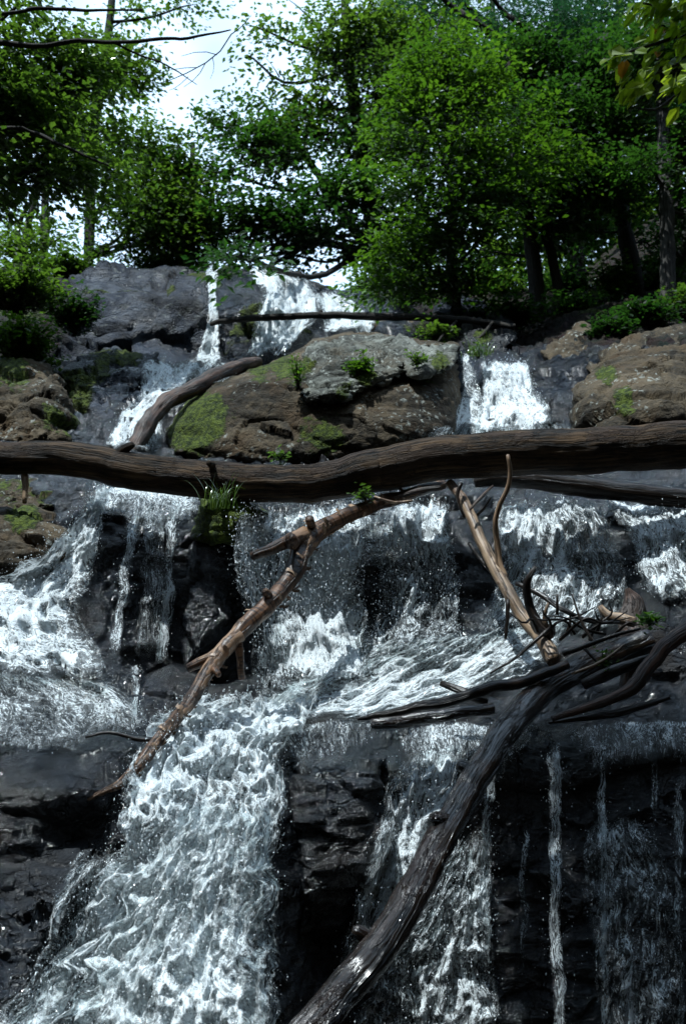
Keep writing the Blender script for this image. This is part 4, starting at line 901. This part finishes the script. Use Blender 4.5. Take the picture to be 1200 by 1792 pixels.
tree('leafy_tree', 'tall bright green tree rising behind the broad dark one', [(660, 500, 18, 14), (640, 300, 18.3, 12), (610, 120, 18.5, 9), (600, -80, 18.5, 6)],
     [(510, 155, 18, 65, 40, .8), (570, 90, 18, 70, 40, .5), (580, 180, 18, 95, 60), (480, 215, 18, 70, 40), (640, 60, 18.5, 90, 55), (660, 160, 18, 90, 60), (455, 50, 18, 45, 34, .2), (530, 20, 18, 70, 30, .22), (650, 240, 18, 90, 60), (440, 100, 18, 26, 40, .5), (390, 222, 18, 40, 14, .5)],
     'leaf_mid', size=.11, spray=.65, seed=6, group=G)
tree('leafy_tree', 'yellow green young beech in the centre right with layered sprays', [(800, 560, 13, 11), (790, 470, 12.6, 10), (790, 330, 12.4, 8), (780, 180, 12.2, 6), (770, 60, 12.2, 3)],
     [(800, 90, 12.2, 60, 30, .7), (760, 130, 12, 60, 26), (850, 150, 12, 70, 30), (720, 190, 12, 60, 22, .9), (800, 205, 11.8, 80, 28), (900, 210, 12.2, 70, 28, .8), (700, 255, 12, 60, 20, .8), (770, 270, 11.8, 90, 28), (870, 275, 11.8, 90, 28), (960, 270, 12.2, 60, 22, .6), (720, 325, 11.8, 80, 22, .9), (830, 335, 11.8, 100, 26, .8), (930, 335, 12, 70, 22, .6), (750, 385, 11.8, 80, 22, .7), (850, 400, 11.8, 90, 24, .6), (730, 445, 12, 80, 24, .9), (690, 495, 12.4, 60, 24), (790, 500, 12.4, 90, 24, .9), (770, 30, 12.6, 50, 22, .4)],
     'leaf_lime', size=.075, spray=.42, seed=7, group=G)
tree('leafy_tree', 'dark tree with twin leaning trunks right of the beech', [(945, 585, 13.5, 16), (938, 500, 13.5, 14), (925, 400, 13.6, 12), (900, 250, 13.8, 10), (890, 90, 14, 6)],
     [(930, 120, 14, 90, 55), (960, 220, 13.4, 90, 50), (900, 330, 13.4, 90, 40), (1000, 320, 13.2, 90, 45), (950, 400, 13.6, 90, 36, .6), (1010, 150, 14, 80, 60), (860, 440, 14, 70, 35, .6)],
     'leaf_dark', size=.085, spray=.5, seed=8, group=G, extra=[[(985, 580, 13.4, 11), (972, 480, 13.5, 9), (950, 390, 13.7, 8), (930, 260, 13.8, 5)]])
tree('leafy_tree', 'stout dark tree between the twin trunks and the grey barked tree', [(1118, 560, 13.8, 17), (1105, 470, 13.8, 16), (1088, 370, 14, 13), (1070, 220, 14.2, 10), (1060, 60, 14.2, 6)],
     [(1080, 120, 14, 90, 60), (1060, 230, 13.6, 90, 50), (1090, 330, 13.6, 80, 40, .8), (1040, 400, 14.4, 70, 40, .7), (1130, 420, 14.4, 60, 45, .7)], 'leaf_dark', size=.085, spray=.5, seed=9, group=G)
tree('leafy_tree', 'straight grey barked tree nearest the right edge', [(1168, 560, 12.5, 14), (1167, 430, 12.6, 13), (1163, 300, 12.7, 12), (1158, 150, 12.9, 11), (1150, -60, 13, 8)],
     [(1160, 90, 13, 90, 60), (1220, 220, 12.8, 60, 60), (1130, 270, 12.3, 50, 30, .5), (1240, 350, 12.8, 60, 60), (1210, 440, 13.4, 60, 40, .6)], 'leaf_dark', 'greybark', size=.08, spray=.45, seed=10, group=G)
tree('hemlock_tree', 'dark blue green hemlock filling the top right behind the beech', [(1010, 520, 20, 16), (1000, 250, 20, 14), (985, 50, 20, 10), (975, -150, 20, 6)],
     [(760, 40, 18.5, 100, 40), (860, 60, 18, 100, 50), (960, 60, 18, 110, 60), (1060, 60, 18, 100, 60), (880, 130, 18.5, 100, 50), (1000, 160, 18.5, 110, 60), (1130, 130, 18.5, 90, 70), (700, 90, 19, 60, 40, .7), (760, -30, 18.5, 130, 40), (960, -30, 18, 130, 40)],
     'needle', size=.075, n_leaf=60, spray=.62, seed=11, group=G, wleaf=.14, droop=.5, extra=[[(990, 130, 20, 8), (930, 60, 17.5, 6), (880, 20, 17.3, 4), (850, -20, 17, 3)], [(990, 160, 20, 8), (860, 60, 17.3, 7), (790, 10, 17.2, 5), (740, -30, 17, 3)]])
# the wood behind
bt = [(730, 24, 'bushy tree in the back row behind the beech'), (850, 26, 'tree deep in the wood behind the twin trunks'), (960, 23, 'shaded tree filling the gap beside the twin trunks'), (1070, 26, 'tree deep in the wood behind the stout dark tree'), (1180, 24, 'back row tree behind the grey barked tree'), (1300, 22, 'last tree of the back row beyond the right edge')]
for i, (x, Y, lab) in enumerate(bt):
    tree('woodland_tree', lab, [(x, 540, Y, 9), (x + 5, 350, Y, 8), (x + 12, 120, Y, 6), (x + 10, -40, Y, 3)],
         [(x - 30, 430, Y, 80, 60, .8), (x + 40, 380, Y, 80, 60, .8), (x - 10, 300, Y, 85, 60, .9), (x + 20, 210, Y, 90, 60), (x - 20, 120, Y, 90, 60), (x + 10, 30, Y, 90, 50), (x + 10, 490, Y - 2, 80, 34, 1)],
         'leaf_dark' if i % 2 else 'leaf_mid', size=.15, spray=.85, n_leaf=30, dens=.6, seed=40 + i, group='trees of the wood behind')
for i, (x, Y, lab) in enumerate([(-60, 22, 'back row tree beyond the left edge'), (75, 25, 'tree low behind the thin young tree at far left'), (330, 24, 'low tree showing above the middle of the cliff')]):
    tree('woodland_tree', lab, [(x, 500, Y, 8), (x + 5, 350, Y, 7), (x + 8, 250, Y, 4)],
         [(x, 450, Y, 90, 22, .8), (x + (0 if i else -30), 390, Y, 70, 34, .12 if i == 1 else .8)] + ([(x, 300, Y, 90, 60), (x - 10, 180, Y, 80, 60)] if i == 0 else []),
         'leaf_mid', 'greybark', size=.14, spray=.8, n_leaf=28, dens=.6, seed=60 + i, group='trees of the wood behind')

# near branch hanging in at the top right
rg = np.random.default_rng(5)
root = thing('overhanging_branch', 'nearby branch of large yellow green leaves hanging in at the top right corner, with unseen shading leaves added above', 'branch', P(1290, 60, 3.3))
tw = [[(1330, 40, 3.3, 8), (1230, 50, 3.25, 5), (1150, 75, 3.2, 3), (1085, 95, 3.15, 2), (1068, 98, 3.12, 1)], [(1230, 50, 3.25, 4), (1180, 20, 3.2, 3), (1120, 5, 3.15, 1.5)],
      [(1300, 120, 3.4, 5), (1220, 140, 3.3, 4), (1160, 185, 3.25, 2.5), (1130, 192, 3.2, 2), (1108, 185, 3.2, 1.2)], [(1230, 90, 3.3, 4), (1190, 110, 3.25, 3), (1120, 140, 3.2, 2), (1095, 150, 3.15, 1)], [(1250, 20, 3.2, 4), (1200, -10, 3.1, 3), (1130, -20, 3.1, 2)], [(1250, 60, 3.4, 4), (1200, 70, 3.5, 3), (1150, 40, 3.5, 2)], [(1260, 80, 3.2, 3), (1210, 130, 3.1, 2), (1180, 150, 3.1, 1)]]
parts, LV, LF, o_ = [], [], [], 0
for i, tpts in enumerate(tw):
    q, s = px_path(tpts); parts.append(tube(q, s, 8, rough=.1, seed=i, step=.03))
    if i == 2: continue
    c = spline(q, 60)[8:]
    k = 48; idx = np.linspace(0, len(c) - 1, k).astype(int); pos = c[idx] + rg.normal(0, .03, (k, 3))
    d = np.stack([rg.normal(-.45, .35, k), rg.normal(-.1, .45, k), rg.normal(-.6, .25, k)], -1)
    nm = rg.normal(0, .45, (k, 3)) + np.array([-.35, -.9, .6])
    V, F = place_leaves(pos, d, nm, rg.uniform(.05, .085, k), leaf_shape(.34)); LV.append(V); LF.append(F + o_); o_ += len(V)
# unseen limb and leaves, added overhead to shade the right of the lowest fall
parts.append(tube([(3.1, 3.6, 3.2), (2.0, 3.3, 5.2), (.6, 3.1, 6.1), (-.8, 3.0, 6.5)], [.06, .045, .03, .01], 8, rough=.1, step=.1, seed=9))
kk = 170; ctr = np.stack([rg.uniform(-.95, 1.5, kk), rg.uniform(2.85, 3.6, kk), rg.uniform(5.4, 6.6, kk)], -1)
V, F = sprays(ctr, .35, 30, .085, simple_leaf(.3), rg); obj('leaves', V, F, M['leaf_mid'], root, smooth=False)
V, F, W = join(parts); obj('twigs', V, F, M['greybark'], root, {'wood': W})
obj('leaves', np.vstack(LV), np.vstack(LF), M['leaf_near'], root, smooth=False)

# ------------------------------------------------------------------ shrubs and small plants
def shrub(name, label, px, py, Y, rx, ry, leaf, size, n, seed, cat='shrub', group=None, upright=.4, w=.3):
    rg = np.random.default_rng(seed); m = mpp(py, Y); B = P(px, py + ry * .9, Y)
    root = thing(name, label, cat, B, group); parts = []
    k = max(6, n // 14); u = rg.normal(0, 1, (k, 3)); u /= np.linalg.norm(u, axis=1)[:, None]; u *= rg.random(k)[:, None] ** .4
    tips = P(px, py, Y) + u * np.array([rx, max(rx, ry) * .8, ry]) * m
    pos, d = [], []
    for q in tips:
        mid = (B + q) / 2 + np.array([0, 0, .1 * ry * m]); parts.append(tube([B + rg.normal(0, .1, 3) * rx * m * .5, mid, q], [.006, .004, .002], 4, n=6, cap=False))
        cc = spline(np.array([B, mid, q]), 24)[8:]; j = rg.integers(0, len(cc), 14); pos.append(cc[j] + rg.normal(0, size * .5, (14, 3)))
        dd = rg.normal(0, 1, (14, 3)); dd[:, 2] = np.abs(dd[:, 2]) * upright - .1; d.append(dd)
    pos, d = np.vstack(pos), np.vstack(d); c = len(pos)
    V, F, W = join(parts); obj('stems', V, F, M['bark'], root, {'wood': W})
    nm = rg.normal(0, .4, (c, 3)) + np.array([0, -.2, 1])
    V, F = place_leaves(pos, d, nm, size * rg.uniform(.6, 1.2, c), simple_leaf(w)); obj('leaves', V, F, M[leaf], root, smooth=False)
    return root
sh = [('shaded undergrowth on the slope behind the twin trunks', 990, 495, 15.5, 90, 30, 'leaf_dark', .11, 1600), ('undergrowth high on the slope beside the grey barked tree', 1130, 495, 15, 100, 35, 'leaf_mid', .11, 1900), ('patch of bushes on the slope left of the twin trunks', 860, 500, 16, 90, 30, 'leaf_mid', .11, 1500), ('bright green bush above the left bank boulder', 40, 590, 10, 75, 42, 'leaf_lime', .085, 1900), ('dim green bush under the trees at the far left', 30, 500, 11.5, 110, 45, 'leaf_mid', .10, 3000), ('bush against the left end of the grey cliff', 130, 540, 12, 50, 50, 'leaf_dark', .09, 1500),
      ('low bush on the left end of the cliff top', 130, 470, 15.5, 80, 26, 'leaf_mid', .11, 1500), ('row of low leaves on the middle of the cliff top', 290, 462, 16.5, 90, 20, 'leaf_lime', .10, 1500), ('dark green bush below the left cliff', 70, 640, 10.2, 60, 14, 'leaf_mid', .07, 500),
      ('green undergrowth clump beside the top of the upper falls', 720, 505, 14, 50, 28, 'leaf_mid', .09, 1300), ('low leafy clump above the right hand fall', 760, 580, 11.5, 50, 16, 'leaf_mid', .07, 500), ('leafy bush on the wide right bank boulder', 1130, 550, 10.8, 80, 28, 'leaf_dark', .085, 1700),
      ('bush behind the small leaning boulder at right', 1070, 575, 10.5, 50, 26, 'leaf_dark', .08, 900), ('bush at the right edge under the grey barked tree', 1210, 530, 11.5, 80, 36, 'leaf_mid', .09, 1500), ('pale green shrub between the dark trunks', 1070, 480, 13.5, 45, 45, 'leaf_lime', .10, 800),
      ('shaded shrub at the foot of the twin trunks', 900, 545, 12.8, 90, 25, 'leaf_dark', .09, 1300), ('undergrowth near the stout dark trunk', 1010, 535, 13, 70, 28, 'leaf_dark', .09, 1100)]
for i, a in enumerate(sh):
    shrub('shrub', a[0], *a[1:6], a[6], a[7], a[8], 80 + i, group='shrubs on the banks')
sp = [('bushy green plant rooted on the pale slab', 632, 636, 8.45, 34, 24, 'leaf_lime', .055, 420), ('small plant in the crack left of the pale slab', 522, 650, 8.3, 18, 34, 'leaf_lime', .04, 220), ('leafy plant at the right end of the pale slab', 728, 625, 8.5, 22, 14, 'leaf_mid', .045, 160),
      ('small fern behind the middle of the huge log', 490, 797, 5.95, 20, 10, 'leaf_mid', .04, 90), ('seedling under the huge log beside the birch log', 636, 866, 5.7, 24, 9, 'leaf_mid', .045, 80), ('bright sprig beside the brown stump', 1136, 1082, 4.8, 16, 14, 'leaf_lime', .045, 26),
      ('small sprig growing in the driftwood', 1054, 1152, 4.55, 14, 18, 'leaf_mid', .03, 26), ('weedy plant between the two mid falls at right', 836, 615, 9.6, 18, 14, 'leaf_mid', .05, 120)]
for i, a in enumerate(sp):
    shrub('small_plant', a[0], *a[1:6], a[6], a[7], a[8], 120 + i, cat='plant')
def grass(label, px, py, Y, n, h, spread, seed, pal=False):
    rg = np.random.default_rng(seed); Vs, Fs, o = [], [], 0; B = P(px, py, Y)
    for _ in range(n):
        a = rg.uniform(0, 6.28); L = h * rg.uniform(.4, 1.15); ln = rg.uniform(.15, .7) * L; b = B + np.array([rg.normal(0, spread), rg.normal(0, spread * .6), 0])
        t_ = np.linspace(0, 1, 8)[:, None]; dr = np.array([math.cos(a), math.sin(a) * .5, 0])
        c = b + dr * ln * t_ ** 1.6 + np.array([0, 0, 1]) * L * (t_ - .35 * t_ ** 2.6 * rg.uniform(.6, 1.8))
        wv = np.cross(dr, (0, 0, 1)) * .5 + np.array([.5, 0, 0]); wv = wv / np.linalg.norm(wv) * .0032 * (1 - t_ ** 2 * .9)
        Vs.append(np.vstack([c - wv, c + wv])); i = np.arange(7)
        Fs.append(np.stack([i, i + 1, i + 9, i + 8], -1) + o); o += 16
    ob = obj('grass_tuft', np.vstack(Vs), np.vstack(Fs), M['grass'], smooth=True)
    return tag(ob, label, 'grass tuft')
grass('arching green grass tuft on the mossy knob in front of the huge log', 388, 890, 5.74, 60, .28, .05, 1)
grass('tiny tuft of grass beside the broad white fall', 842, 622, 9.5, 40, .28, .08, 2)
